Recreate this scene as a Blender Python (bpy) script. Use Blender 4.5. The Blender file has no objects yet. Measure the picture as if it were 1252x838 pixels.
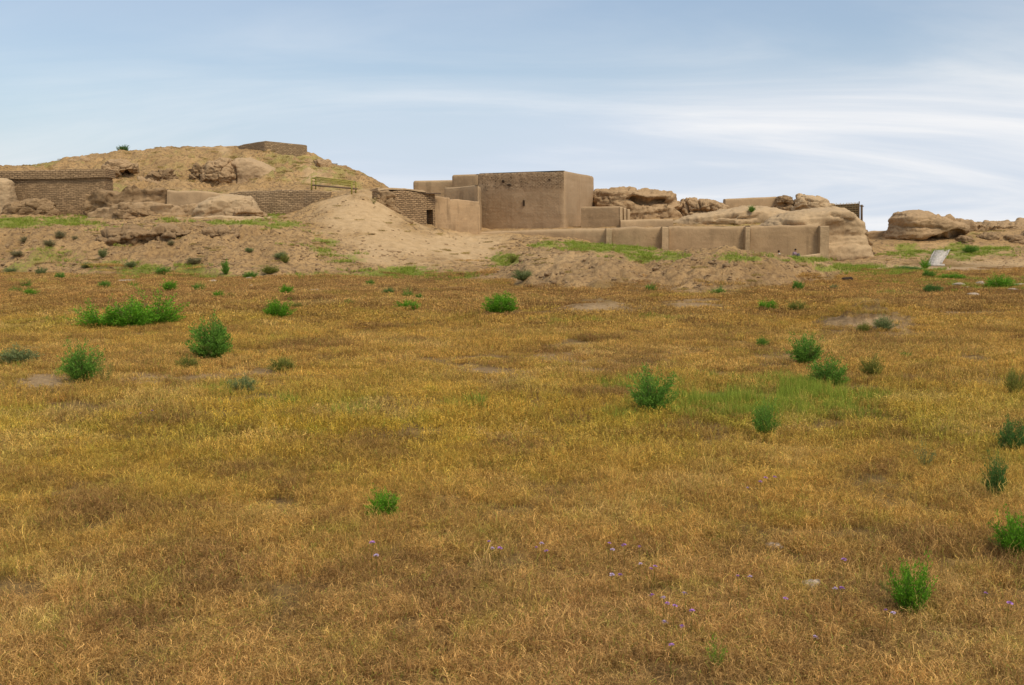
import bpy, math, random
import numpy as np
from mathutils import Vector, Matrix
random.seed(7); rng = np.random.default_rng(7)
S = bpy.context.scene
C = S.collection
# ------------------------------------------------------------ camera model
F = 1340.0; CX, CY = 626.0, 419.0; HOR = 284.0; CAMH = 3.0
TH = math.atan((CY-HOR)/F)
def P(px, py, D):
    """world point seen at photo pixel (px,py) at ground distance D"""
    d = (px-CX, F*math.cos(TH)+(CY-py)*math.sin(TH), -F*math.sin(TH)+(CY-py)*math.cos(TH))
    k = D/d[1]
    return Vector((d[0]*k, D, CAMH+d[2]*k))
def PN(px, py, D):
    dy = F*math.cos(TH)+(CY-py)*math.sin(TH); dz = -F*math.sin(TH)+(CY-py)*math.cos(TH)
    k = D/dy
    return (px-CX)*k, CAMH+dz*k
def proj(x, y, z):
    zz = z-CAMH
    f = y*math.cos(TH)-zz*math.sin(TH); u = y*math.sin(TH)+zz*math.cos(TH)
    return CX+F*x/f, CY-F*u/f
# ------------------------------------------------------------ noise
_L = rng.random((64,64,64)).astype(np.float32)
def vnoise(x, y, z):
    x, y, z = np.broadcast_arrays(np.asarray(x,float), np.asarray(y,float), np.asarray(z,float))
    xi, yi, zi = np.floor(x).astype(int), np.floor(y).astype(int), np.floor(z).astype(int)
    fx, fy, fz = x-xi, y-yi, z-zi
    fx, fy, fz = [f*f*(3-2*f) for f in (fx, fy, fz)]
    def g(a, b, c): return _L[(xi+a)&63, (yi+b)&63, (zi+c)&63]
    c00 = g(0,0,0)*(1-fx)+g(1,0,0)*fx; c10 = g(0,1,0)*(1-fx)+g(1,1,0)*fx
    c01 = g(0,0,1)*(1-fx)+g(1,0,1)*fx; c11 = g(0,1,1)*(1-fx)+g(1,1,1)*fx
    return ((c00*(1-fy)+c10*fy)*(1-fz)+(c01*(1-fy)+c11*fy)*fz)*2-1
def fbm(x, y, z=0.0, o=4, gain=.5):
    s = 0; a = 1; t = 0; x=np.asarray(x,float); y=np.asarray(y,float); z=np.asarray(z,float)
    for i in range(o):
        s = s+a*vnoise(x+i*17.3, y+i*9.1, z+i*5.7); t += a; a *= gain; x = x*2.03; y = y*2.03; z = z*2.03
    return s/t
def sm(a, b, x):
    t = np.clip((np.asarray(x,float)-a)/(b-a), 0, 1); return t*t*(3-2*t)
_R3 = rng.random((4,32,32,32)).astype(np.float32)
def voro(x, y, z):
    """F1, F2, cell random"""
    x, y, z = np.broadcast_arrays(np.asarray(x,float), np.asarray(y,float), np.asarray(z,float))
    xi, yi, zi = np.floor(x).astype(int), np.floor(y).astype(int), np.floor(z).astype(int)
    f1 = np.full(x.shape, 9.); f2 = np.full(x.shape, 9.); cr = np.zeros(x.shape)
    for a in (-1,0,1):
        for b in (-1,0,1):
            for c in (-1,0,1):
                i, j, k = (xi+a)&31, (yi+b)&31, (zi+c)&31
                d = np.sqrt((xi+a+_R3[0,i,j,k]-x)**2+(yi+b+_R3[1,i,j,k]-y)**2+(zi+c+_R3[2,i,j,k]-z)**2)
                n = d < f1; f2 = np.where(n, f1, np.minimum(f2, d)); cr = np.where(n, _R3[3,i,j,k], cr); f1 = np.where(n, d, f1)
    return f1, f2, cr
def crag(x, y, z, size=1.3, flat=.5, seed=0.):
    """broken blocky relief, about -1..1"""
    wx = x+.35*size*fbm(x/size, y/size, z/size+seed, 3); wz = z+.3*size*fbm(x/size+9, y/size, z/size+seed, 3)
    f1, f2, c = voro(wx/size+seed, y/size, wz/(size*flat)); g1, g2, c2 = voro(wx/size*2.3+seed, y/size*2.3, wz/(size*flat)*2.1)
    return (c-.5)*1.3+(c2-.5)*.5-.7*np.exp(-(f2-f1)/.07)-.25*np.exp(-(g2-g1)/.09)
# ------------------------------------------------------------ object helpers
def tag(o, label=None, cat=None, group=None, kind=None):
    if label: o['label'] = label
    if cat: o['category'] = cat
    if group: o['group'] = group
    if kind: o['kind'] = kind
    return o
def empty(name, loc=(0,0,0), rz=0):
    o = bpy.data.objects.new(name, None); C.objects.link(o); o.location = loc; o.rotation_euler = (0,0,rz)
    o.empty_display_size = .3
    return o
class MB:
    def __init__(s): s.v = []; s.f = []; s.uv = []; s.mi = []
    def add(s, V, Fs, UV=None, mi=0):
        b = len(s.v); s.v += [tuple(v) for v in V]
        for f in Fs:
            s.f.append(tuple(i+b for i in f)); s.mi.append(mi)
        s.uv += [tuple(u) for u in (UV if UV is not None else [(v[0], v[2]) for v in V])]
    def box(s, c, sz, M=None, mi=0):
        V = []
        for i in (-1,1):
            for j in (-1,1):
                for k in (-1,1):
                    p = Vector((i*sz[0]/2, j*sz[1]/2, k*sz[2]/2))
                    if M is not None: p = M @ p
                    V.append(p+Vector(c))
        s.add(V, [(0,1,3,2),(4,6,7,5),(0,4,5,1),(2,3,7,6),(0,2,6,4),(1,5,7,3)], None, mi)
    def tube(s, a, b, r, r2=None, n=8, mi=0):
        a = Vector(a); b = Vector(b); r2 = r if r2 is None else r2
        q = (b-a).to_track_quat('Z','Y').to_matrix()
        V = []
        for p, rr in ((a, r), (b, r2)):
            for i in range(n):
                t = 2*math.pi*i/n; V.append(p+q@Vector((rr*math.cos(t), rr*math.sin(t), 0)))
        Fs = [(i, (i+1)%n, n+(i+1)%n, n+i) for i in range(n)]+[tuple(range(n-1,-1,-1)), tuple(range(n,2*n))]
        s.add(V, Fs, None, mi)
    def build(s, name, mats, parent=None, smooth=True, origin=None):
        me = bpy.data.meshes.new(name)
        o3 = Vector(origin) if origin is not None else Vector((0,0,0))
        me.from_pydata([Vector(v)-o3 for v in s.v], [], s.f); me.update()
        if smooth: me.polygons.foreach_set('use_smooth', [True]*len(me.polygons))
        ul = me.uv_layers.new(name='UVMap')
        li = np.zeros(len(me.loops), dtype=np.int32); me.loops.foreach_get('vertex_index', li)
        ul.data.foreach_set('uv', np.array(s.uv, dtype=np.float32)[li].ravel())
        if not isinstance(mats, (list, tuple)): mats = [mats]
        for m in mats: me.materials.append(m)
        if len(mats) > 1: me.polygons.foreach_set('material_index', s.mi)
        o = bpy.data.objects.new(name, me); C.objects.link(o)
        if parent is not None: o.parent = parent
        elif origin is not None: o.location = o3
        return o
def np_mesh(name, V, Q, mats, attrs=None, T=None, smooth=True):
    """V (n,3), Q (m,4) quads, T (k,3) tris"""
    me = bpy.data.meshes.new(name)
    nq = len(Q); nt = 0 if T is None else len(T)
    me.vertices.add(len(V)); me.vertices.foreach_set('co', np.asarray(V, dtype=np.float32).ravel())
    me.loops.add(nq*4+nt*3); me.polygons.add(nq+nt)
    L = np.concatenate([np.asarray(Q, dtype=np.int32).ravel()]+([np.asarray(T, dtype=np.int32).ravel()] if nt else []))
    me.loops.foreach_set('vertex_index', L)
    st = np.concatenate([np.arange(nq)*4, nq*4+np.arange(nt)*3]).astype(np.int32)
    me.polygons.foreach_set('loop_start', st)
    if smooth: me.polygons.foreach_set('use_smooth', np.ones(nq+nt, dtype=bool))
    me.update(calc_edges=True); me.validate()
    for k, a in (attrs or {}).items():
        at = me.attributes.new(k, 'FLOAT_COLOR', 'POINT')
        c = np.ones((len(V),4), dtype=np.float32); c[:, :a.shape[1]] = a
        at.data.foreach_set('color', c.ravel())
    for m in (mats if isinstance(mats,(list,tuple)) else [mats]): me.materials.append(m)
    return me
# ------------------------------------------------------------ materials
class NT:
    def __init__(s, name):
        s.m = bpy.data.materials.new(name); s.m.use_nodes = True; s.t = s.m.node_tree; s.n = s.t.nodes; s.l = s.t.links
        s.b = s.n['Principled BSDF']; s.b.inputs['Roughness'].default_value = .95
        s.b.inputs['Specular IOR Level'].default_value = .15
    def node(s, ty, **kw):
        n = s.n.new(ty)
        for k, v in kw.items():
            if k in n.inputs: n.inputs[k].default_value = v
            else: setattr(n, k, v)
        return n
    def con(s, a, b): s.l.new(a, b); return s
    def noise(s, scale, detail=5, rough=.55, vec=None, mul=(1,1,1), dist=0):
        mp = s.node('ShaderNodeMapping'); mp.inputs['Scale'].default_value = mul
        s.con(vec if vec is not None else s.pos(), mp.inputs['Vector'])
        n = s.node('ShaderNodeTexNoise'); n.inputs['Scale'].default_value = scale; n.inputs['Detail'].default_value = detail
        n.inputs['Roughness'].default_value = rough; n.inputs['Distortion'].default_value = dist
        s.con(mp.outputs[0], n.inputs['Vector']); return n.outputs['Fac']
    def pos(s):
        if not hasattr(s, '_p'): s._p = s.node('ShaderNodeNewGeometry')
        return s._p.outputs['Position']
    def ramp(s, fac, a, b, lo=0.0, hi=1.0):
        r = s.node('ShaderNodeMapRange', interpolation_type='SMOOTHSTEP'); s.con(fac, r.inputs['Value'])
        r.inputs['From Min'].default_value = a; r.inputs['From Max'].default_value = b
        r.inputs['To Min'].default_value = lo; r.inputs['To Max'].default_value = hi
        return r.outputs['Result']
    def mix(s, fac, a, b, blend='MIX'):
        n = s.node('ShaderNodeMix', data_type='RGBA', blend_type=blend)
        for v, i in ((fac, 0), (a, 6), (b, 7)):
            if isinstance(v, bpy.types.NodeSocket): s.con(v, n.inputs[i])
            elif i == 0: n.inputs[i].default_value = v
            else: n.inputs[i].default_value = (*v, 1)
        return n.outputs[2]
    def math(s, op, a, b=0.0, c=0.0):
        n = s.node('ShaderNodeMath', operation=op)
        for i, v in enumerate((a, b, c)):
            if isinstance(v, bpy.types.NodeSocket): s.con(v, n.inputs[i])
            else: n.inputs[i].default_value = v
        return n.outputs[0]
    def bump(s, h, dist, strength=1.0, prev=None):
        b = s.node('ShaderNodeBump'); b.inputs['Distance'].default_value = dist; b.inputs['Strength'].default_value = strength
        s.con(h, b.inputs['Height'])
        if prev is not None: s.con(prev, b.inputs['Normal'])
        return b.outputs[0]
    def out(s, col, nrm=None):
        if isinstance(col, bpy.types.NodeSocket): s.con(col, s.b.inputs['Base Color'])
        else: s.b.inputs['Base Color'].default_value = (*col, 1)
        if nrm is not None: s.con(nrm, s.b.inputs['Normal'])
        return s.m
def m_simple(name, col, var=.25, sc=8, bump=.01, rough=.9):
    t = NT(name); n = t.noise(sc); t.b.inputs['Roughness'].default_value = rough
    return t.out(t.mix(t.ramp(n,.3,.7), tuple(c*(1-var) for c in col), tuple(c*(1+var) for c in col)), t.bump(n, bump))
MUD = (.42,.282,.152)
def m_plaster(name, base=MUD, streak=.5, rough_amt=.5, strata=0):
    t = NT(name)
    big = t.noise(.45, 4); med = t.noise(2.2, 6); fine = t.noise(14, 6, .65)
    st = t.noise(1.6, 4, .6, mul=(1,1,.10)); st2 = t.noise(1.1, 5, .6, mul=(.12,.12,1.6))
    d = tuple(c*.66 for c in base); l = tuple(min(1, c*1.32) for c in base)
    c = t.mix(t.ramp(big,.3,.7), tuple(x*.84 for x in base), tuple(x*1.14 for x in base))
    c = t.mix(t.ramp(st,.52,.72,0,streak), c, d)
    c = t.mix(t.ramp(st2,.5,.72,0,.35), c, l)
    c = t.mix(t.ramp(med,.55,.75,0,.55), c, l)
    c = t.mix(t.ramp(med,.42,.28,0,.5), c, d)
    c = t.mix(t.ramp(fine,.45,.30,0,.55), c, tuple(x*.5 for x in base))
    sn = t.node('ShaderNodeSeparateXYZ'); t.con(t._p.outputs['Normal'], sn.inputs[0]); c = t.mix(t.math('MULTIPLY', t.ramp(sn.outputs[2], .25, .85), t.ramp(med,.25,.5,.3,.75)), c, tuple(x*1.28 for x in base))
    n = t.bump(med, .10*rough_amt); n = t.bump(fine, .045*rough_amt, prev=n)
    if strata:
        s2 = t.noise(2.0, 5, .65, mul=(.15,.15,1.0), dist=.6); n = t.bump(s2, strata, prev=n)
        c = t.mix(t.ramp(s2,.50,.36,0,.45), c, tuple(x*.48 for x in base))
    return t.out(c, n)
def m_brick(name, base=MUD, w=.46, h=.165, mort=.03, contrast=.64, plaster=.0):
    t = NT(name)
    uv = t.node('ShaderNodeUVMap', uv_map='UVMap')
    dn = t.node('ShaderNodeTexNoise'); dn.inputs['Scale'].default_value = 1.7; dn.inputs['Detail'].default_value = 3
    t.con(uv.outputs[0], dn.inputs['Vector'])
    vm = t.node('ShaderNodeVectorMath', operation='MULTIPLY_ADD'); t.con(dn.outputs['Color'], vm.inputs[0])
    vm.inputs[1].default_value = (.22,.17,0); t.con(uv.outputs[0], vm.inputs[2])
    b = t.node('ShaderNodeTexBrick', offset=.5); t.con(vm.outputs[0], b.inputs['Vector']); 
    b.inputs['Scale'].default_value = 1; b.inputs['Brick Width'].default_value = w; b.inputs['Row Height'].default_value = h
    b.inputs['Mortar Size'].default_value = mort; b.inputs['Mortar Smooth'].default_value = .35; b.inputs['Bias'].default_value = 0
    b.inputs['Color1'].default_value = (*[x*1.30 for x in base],1); b.inputs['Color2'].default_value = (*[x*.70 for x in base],1)
    b.inputs['Mortar'].default_value = (*[x*(1-contrast) for x in base],1)
    big = t.noise(.5, 4); med = t.noise(2.6, 5); fine = t.noise(14, 5, .65)
    c = t.mix(t.ramp(big,.3,.7,0,.5), b.outputs['Color'], tuple(x*.72 for x in base))
    wear = t.ramp(med, .50+.12*(1-plaster)-.1*plaster, .68-.2*plaster, 0, .85)
    c = t.mix(wear, c, tuple(x*1.08 for x in base))
    c = t.mix(t.ramp(fine,.45,.30,0,.5), c, tuple(x*.5 for x in base))
    inv = t.math('MULTIPLY', t.math('SUBTRACT', 1.0, b.outputs['Fac']), t.math('SUBTRACT', 1.0, wear))
    n = t.bump(inv, .05); n = t.bump(fine, .03, prev=n); n = t.bump(med, .07, prev=n)
    return t.out(c, n)
M = {}
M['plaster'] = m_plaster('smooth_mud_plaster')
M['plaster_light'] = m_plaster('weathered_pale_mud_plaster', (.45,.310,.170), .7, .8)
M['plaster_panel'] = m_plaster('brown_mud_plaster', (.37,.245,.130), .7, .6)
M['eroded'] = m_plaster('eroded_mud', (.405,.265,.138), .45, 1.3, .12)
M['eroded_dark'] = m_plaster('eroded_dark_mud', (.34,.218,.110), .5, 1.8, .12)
M['brick'] = m_brick('mud_brick_courses')
M['brick_bold'] = m_brick('deep_jointed_mud_brick', (.42,.272,.142), .50, .18, .038, .78)
M['brick_worn'] = m_brick('worn_mud_brick', (.385,.248,.128), .48, .17, .028, .58, .3)
M['dark'] = m_simple('opening_shade_and_dark_stone', (.05,.033,.02))  # shade inside openings put into the colour; also colours one dark stone
M['wood'] = m_simple('weathered_wood', (.16,.11,.07), .3, 20)
M['yellow_paint'] = m_simple('faded_yellow_green_paint', (.30,.26,.06), .25, 10)
M['concrete'] = m_simple('pale_concrete', (.52,.46,.39), .2, 6, .02)
M['stone'] = m_simple('pale_stone', (.46,.36,.26), .55, 30, .03)
M['reed'] = m_simple('dry_reed', (.33,.23,.11), .4, 25, .02)
# ------------------------------------------------------------ terrain
def row(pts, forcez=None):
    a = np.array(pts, float); px, py, D = a[:,0], a[:,1], a[:,2]
    z = np.array([P(p, q, d).z for p, q, d in pts]) if forcez is None else np.full(len(px), float(forcez))
    return px, D, z
R = [
 row([(-300,335,79),(0,335,79),(200,340,72),(350,342,69),(430,340,72),(520,338,74),(600,345,66),(660,356,56),(740,361,52.2),(860,362,51.5),(940,355,56.6),(1010,346,65),(1060,333,82),(1120,330,87),(1252,330,87),(1550,330,87)], 0),
 row([(-300,286,86),(0,287,86),(60,284,86),(130,284,86),(200,281,86),(250,280,86),(330,279,87),(370,294,85),(410,314,80),(450,325,78),(500,331,78),(560,331,78),(610,332,74),(650,318,68),(700,313,66),(735,310,65),(790,326,64),(845,311,64),(895,306,65),(930,311,66),(950,316,67),(975,321,68),(1010,325,73),(1045,331,82),(1100,328,92),(1252,327,92),(1550,327,92)]),
 row([(-300,277,97),(0,274,97),(130,275,97),(250,274,97),(330,273,97),(365,272,96),(400,284,92),(450,298,88),(500,311,86),(560,319,86),(600,328,85),(650,314,80),(700,309,78),(740,309,78),(790,315,76),(850,314,77),(900,315,79),(950,318,84),(1000,322,90),(1045,327,93),(1100,322,97),(1150,320,98),(1252,321,98),(1550,321,98)]),
 row([(-300,268,104),(0,268,104),(130,268,104),(250,267,104),(340,266,104),(365,262,102),(388,248,101),(425,238,101),(447,239,101),(480,257,101),(520,278,101),(570,292,100),(600,292,100),(650,295,98),(700,300,98),(745,304,99),(800,309,100),(850,312,101),(920,314,101),(1000,318,101),(1030,322,101),(1060,318,103),(1100,309,106),(1150,309,106),(1252,303,106),(1550,303,106)]),
]
r3 = R[3]
R.append((r3[0], r3[1]+6.0, r3[2]+.0))
R.append(row([(-300,238,112.5),(0,238,112.5),(130,238,112.5),(250,237,112.5),(400,235,112.5),(440,235,112.5),(480,250,112.5),(530,272,112.5),(580,283,112),(600,283,112),(700,281,112),(800,277,112),(900,277,112),(1000,274,112),(1040,285,112),(1062,300,113),(1100,296,114),(1150,296,114),(1252,290,114),(1550,290,114)]))
R.append(row([(-300,228,120),(0,228,120),(100,228,120),(300,230,120),(400,226,120),(440,227,120),(470,233,120),(500,250,120),(530,270,120),(600,281,120),(730,277,120),(830,271,120),(900,266,120),(960,266,120),(1000,262,120),(1040,276,120),(1062,296,120),(1090,288,120),(1180,281,120),(1252,279,120),(1550,279,120)]))
R.append(row([(-300,212,130),(0,210,130),(60,209,130),(130,206,130),(200,203,130),(300,200,130),(350,201,130),(378,203,130),(420,212,130),(450,222,130),(480,236,130),(510,255,130),(600,282,130),(730,265,130),(830,262,130),(890,258,130),(985,256,130),(1015,262,130),(1045,278,130),(1062,297,130),(1090,283,130),(1140,276,130),(1180,273,130),(1252,273,130),(1550,273,130)]))
R.append(row([(-300,207,140),(0,206,140),(45,204,140),(70,199,140),(95,195,140),(120,192,140),(135,189,140),(150,185,140),(200,182,140),(280,181,140),(330,180,140),(378,190,140),(400,198,140),(430,208,140),(460,221,140),(478,233,140),(510,258,140),(600,284,140),(730,275,140),(830,270,140),(985,268,140),(1040,280,140),(1062,298,140),(1100,280,140),(1180,275,140),(1215,272,140),(1252,272,140),(1550,272,140)]))
r8 = R[-1]; R.append((r8[0], np.full(len(r8[0]),165.), r8[2]*.65)); R.append((r8[0], np.full(len(r8[0]),205.), np.zeros(len(r8[0]))))
PXG = np.arange(-300, 1551, 2.5)
_jb = 3.2*fbm(PXG*.018, 0, 2.2, 4, .6)
DG = np.concatenate([np.geomspace(2.2, 50, 150)[:-1], np.arange(50, 142, .25), np.arange(142, 210, 1.5), np.geomspace(212, 4000, 30)])
rows_D = np.array([np.interp(PXG, r[0], r[1]) for r in R]); rows_D[0] += _jb; rows_D[1] += _jb*.4; rows_Z = np.array([np.interp(PXG, r[0], r[2]) for r in R])
Z = np.zeros((len(PXG), len(DG)))
for i in range(len(PXG)):
    d = np.maximum.accumulate(rows_D[:,i]+np.arange(len(R))*1e-3)
    Z[i] = np.interp(DG, d, rows_Z[:,i], left=0, right=0)
def blur(A, ax, n):
    k = np.ones(2*n+1)/(2*n+1); pad = [(0,0),(0,0)]; pad[ax] = (n,n)
    B = np.pad(A, pad, mode='edge'); return np.apply_along_axis(lambda v: np.convolve(v, k, 'valid'), ax, B)
sel = (DG>=50)&(DG<142)
Z = blur(blur(Z, 0, 2), 0, 2)
Zs = blur(blur(Z, 1, 3), 1, 2); Z = np.where(sel[None,:], Zs, Z)
G = (PXG[:,None]-CX)/F*math.cos(TH)    # approx x = G*D
Xg = (PXG[:,None]-CX)/(F*math.cos(TH)+135*math.sin(TH))*DG[None,:]
GX = (PXG-CX)/(F*math.cos(TH)+135*math.sin(TH))
Yg = np.broadcast_to(DG[None,:], Xg.shape)
field = 1-sm(.02,.30,Z+.45*np.clip(fbm(Xg*.35,Yg*.16,14.,4,.6),-.5,1)*(DG>50)[None,:]*sm(0.0,.05,Z)); far = sm(205,230,Yg)
slope = (1-field)*(1-far)
mid = sm(1040,1080,PXG)[:,None]
rough = slope*(1-.45*mid)
pymap = proj(Xg, Yg, Z)[1]; pxmap = np.broadcast_to(PXG[:,None], Xg.shape)
_e1 = fbm(Xg*.5, Yg*.3, 3.3, 4, .65); _e2 = fbm(Xg*1.9, Yg*1.2, 5.3, 3)
def ell(cx, cy, rx, ry, soft=.6, jit=.75):
    d = np.hypot((pxmap-cx)/rx, (pymap-cy)/ry)+jit*(_e1+.35*_e2)
    return 1-sm(1-soft, 1+soft*.4, d)
def uni(L): 
    r = np.zeros_like(Z)
    for e in L: r = np.maximum(r, ell(*e[:4])*(e[4] if len(e)>4 else 1))
    return r
# the smooth pale heap keeps less roughness
heap = uni([(470,270,95,55),(540,305,70,22),(420,255,50,25)])
R_n = fbm(Xg*.33, Yg*.33, 1.0, 5, .58); R_f = fbm(Xg*1.3, Yg*1.3, 5.0, 4, .6)
ridg = 1-np.abs(fbm(Xg*.55, Yg*.4, 8.0, 4, .55))*2.2
amp = rough*(1-.75*heap)*(1-.6*sm(560,600,PXG)[:,None]*sm(104,110,Yg))
cr = 1-2.4*np.abs(fbm(Xg*.9,Yg*.7,28.,4,.6)); hf = fbm(Xg*2.6,Yg*2.6,33.,3,.65)
Z = Z + amp*(.50*R_n*sm(0,3,Z) + .20*R_f + .16*(ridg-.5)+.16*cr*sm(0,.8,Z)+.13*hf)
hill = sm(113,120,Yg)*slope*(1-sm(470,560,PXG)[:,None]*.85)
Z = Z + hill*(.9*fbm(Xg*.22,Yg*.22,11.,5,.6)+.5*(1-2.5*np.abs(fbm(Xg*.3,Yg*.3,17.,4,.6))))*(1-sm(132,139,Yg)*.7)
# spoil heap gullies
sp = uni([(880,335,170,24),(720,335,90,22)])
Z = Z + hill*.34*crag(Xg, Yg, 0*Z+7.3, 2.6, 1., 3.)*(1-sm(130,138,Yg)*.8)
bank = sm(0.5,1.6,Z)*(1-sm(88,94,Yg))*(1-sm(330,400,PXG)[:,None])
Z = Z + bank*(.28*crag(Xg, Yg, 0*Z+2.3, 1.7, 1., 5.)+.40*fbm(Xg*.75+Yg*.1, Yg*.16, 44., 4, .6)-.1)
Z = Z + sp*sm(0,.4,Z)*.16*crag(Xg, Yg, 0*Z+4.3, 1.1, 1., 8.)
Z = Z + sp*sm(0,.4,Z)*(.26*fbm(Xg*1.7+Yg*.5, Yg*.45, 2., 4,.6)+.22*fbm(Xg*2.3,Yg*2.3,4.,4,.7)+.12*np.clip(fbm(Xg*.8,Yg*.8,7.,3),0,1))
Z = Z + field*(1-far)*(.05*fbm(Xg*.25,Yg*.25,0,3)+.02*fbm(Xg*1.6,Yg*1.6,6.,3))
def bumpat(px, py, rx, ry, h):
    global Z
    D = CAMH*F*math.cos(TH)/(F*math.sin(TH)-(CY-py)*math.cos(TH)); D = CAMH/math.tan(math.atan2((py-HOR),F))
    x = (px-CX)/F*D; d2 = ((Xg-x)/rx)**2+((Yg-D)/ry)**2
    Z = Z + h*np.exp(-d2)*(1+.5*fbm(Xg*1.8,Yg*1.8,9.,4,.6)+.25*crag(Xg,Yg,0*Z,.7,1.,2.))
bumpat(1065,404,1.35,2.2,.75); bumpat(1090,402,.8,1.5,.2); bumpat(730,378,1.5,2.6,.35); bumpat(850,371,1.2,2.6,.35); bumpat(20,470,2.0,1.3,.10)
def Hz(x, y):
    x = np.asarray(x,float); y = np.asarray(y,float)
    g = x/np.maximum(y,.1); i = np.interp(g, GX, np.arange(len(GX))); j = np.interp(y, DG, np.arange(len(DG)))
    i0 = np.clip(np.floor(i).astype(int),0,len(GX)-2); j0 = np.clip(np.floor(j).astype(int),0,len(DG)-2)
    fi, fj = i-i0, j-j0
    return (Z[i0,j0]*(1-fi)+Z[i0+1,j0]*fi)*(1-fj)+(Z[i0,j0+1]*(1-fi)+Z[i0+1,j0+1]*fi)*fj
def hit(px, py, D0=3.0, D1=200.0):
    D = np.arange(D0, D1, .1); x, z = PN(px, py, D); h = Hz(x, D); k = np.argmax(h >= z)
    return Vector((x[k], D[k], h[k]))
pymap = proj(Xg, Yg, Z)[1]
green = uni([(40,272,110,8),(120,277,80,6,.45),(255,270,70,4,.6),(300,272,60,4),(345,275,35,5,.9),(480,332,60,8,.9),(520,338,80,7,.9),(200,336,150,8,.6),(420,338,120,6,.6),
   (745,303,70,8,1),(800,315,60,6),(690,300,50,5),(900,316,60,5),(985,318,40,4,1),(1040,328,55,5,1),(1090,334,70,6,1),(620,318,22,9,.9),(395,300,22,22,.6),(420,318,30,10,.6),
   (1110,305,30,14,.8),(1190,308,90,12,.7),(1110,345,60,9,.5),(1210,350,80,10,.8),(1060,365,100,8,.3),(335,262,12,8,.9),(250,262,16,6,.7),(130,327,80,14,.6),(60,312,60,14,.55),(290,330,60,12,.5),(10,325,50,14,.6),(210,330,120,12,.7),
   (985,492,115,26,1.7),(930,500,70,20,1.4),(870,490,80,18,1.0),(600,500,620,30,.20),(300,550,300,50,.12),(640,590,240,50,.10),(800,470,60,14,.6),(1060,400,30,8,.4),(750,390,170,12,.25),(20,445,40,12,.7),(110,455,70,14,.6),(290,478,90,10,.6)])
olive = uni([(250,205,180,26,.5),(400,215,80,22,.6),(350,200,60,18,.9),(400,212,60,14,.8),(240,190,80,10,.5),(60,200,40,6,.9),(430,225,40,8,.7),(145,230,22,7,.8),(230,236,60,5,.8),(1120,272,50,14,.6),(1180,280,50,14,.7),(900,274,90,7,.6),(1010,262,30,9,.6),(930,262,60,14,.3),(540,326,60,4,.4)])
pale = uni([(320,240,22,6),(385,212,22,14,.9),(277,183,10,9,.8),(290,258,32,22,.9),(440,262,65,30,.95),(560,300,70,22,.95),(480,300,70,28,.85),(700,322,80,18,.35),(1160,329,110,4,.9),(1085,328,40,4,.9),
   (1230,322,70,6,.6),(1068,394,60,14,.8),(730,376,60,7,.6),(850,371,40,7,.6),(90,466,190,15,.62),(40,480,90,9,.4),(330,460,220,9,.5),(620,455,130,8,.5),(780,440,220,16,.35),(1180,310,60,6,.4),(1190,384,60,6,.4),(560,350,60,5,.3),(1160,303,90,8,.25)])
gn = fbm(Xg*.8, Yg*.6, 21., 4, .6)
green *= sm(-.35,.25,gn+green*.25); 
hm = np.clip(sp*sm(.1,.6,Z)*.9+bank*.55+hill*.75*sm(-.1,.35,fbm(Xg*.4,Yg*.3,140.,4,.6)),0,1)*(1-sm(.2,.6,green))
gm = np.stack([green, pale, field, olive*sm(-.4,.2,fbm(Xg*1.1,Yg*1.1,31.,4,.65))], -1)
nI, nJ = Z.shape
V = np.stack([Xg, Yg, Z], -1).reshape(-1,3)
ii, jj = np.meshgrid(np.arange(nI-1), np.arange(nJ-1), indexing='ij'); a = (ii*nJ+jj).ravel()
Q = np.stack([a, a+nJ, a+nJ+1, a+1], -1)
t = NT('bare_earth_and_steppe')
at = t.node('ShaderNodeAttribute', attribute_name='gmask'); sep = t.node('ShaderNodeSeparateColor'); t.con(at.outputs['Color'], sep.inputs[0])
big = t.noise(.25, 5, .6); med = t.noise(1.5, 6, .62); fine = t.noise(7, 6, .7); tiny = t.noise(28, 5, .7)
soil = t.mix(t.ramp(big,.35,.65), (.42,.255,.104), (.54,.335,.145))
soil = t.mix(t.ramp(med,.55,.75,0,.6), soil, (.63,.42,.21)); soil = t.mix(t.ramp(med,.48,.3,0,.7), soil, (.26,.16,.08))
cl_ = t.noise(2.6, 6, .68); soil = t.mix(t.math('MULTIPLY', t.ramp(cl_,.50,.38), t.ramp(sep.outputs[1],.9,.1,.25,.85)), soil, (.19,.12,.06)); soil = t.mix(t.ramp(fine,.48,.36,0,.7), soil, (.17,.105,.055)); soil = t.mix(t.ramp(tiny,.55,.75,0,.5), soil, (.70,.49,.29))
soil = t.mix(t.math('MULTIPLY', sep.outputs[1], .85), soil, t.mix(t.ramp(med,.3,.7), (.56,.37,.185), (.70,.48,.255)))
ha = t.node('ShaderNodeAttribute', attribute_name='heap'); soil = t.mix(t.math('MULTIPLY', ha.outputs['Fac'], t.ramp(cl_,.30,.62,.85,.25)), soil, (.29,.175,.078))
fld = t.mix(t.ramp(med,.35,.65), (.22,.135,.045), (.36,.225,.08)); fld = t.mix(t.ramp(fine,.35,.6,.7,0), fld, (.18,.11,.045))  # field soil kept darker, shade under the grass put into its colour
fld = t.mix(t.math('MULTIPLY', sep.outputs[1], .9), fld, t.mix(t.ramp(fine,.3,.7), (.46,.30,.15), (.68,.46,.26)))
col = t.mix(sep.outputs[2], soil, fld)
grn = t.mix(t.ramp(fine,.35,.65), (.14,.17,.02), (.30,.33,.05))
col = t.mix(t.math('MULTIPLY', t.ramp(t.math('ADD', sep.outputs[0], t.math('MULTIPLY', t.math('SUBTRACT', fine, .5), 1.2)), .35,.75), .8), col, grn)
ol = t.mix(t.ramp(fine,.4,.6), (.24,.20,.05), (.44,.35,.12))
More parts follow.
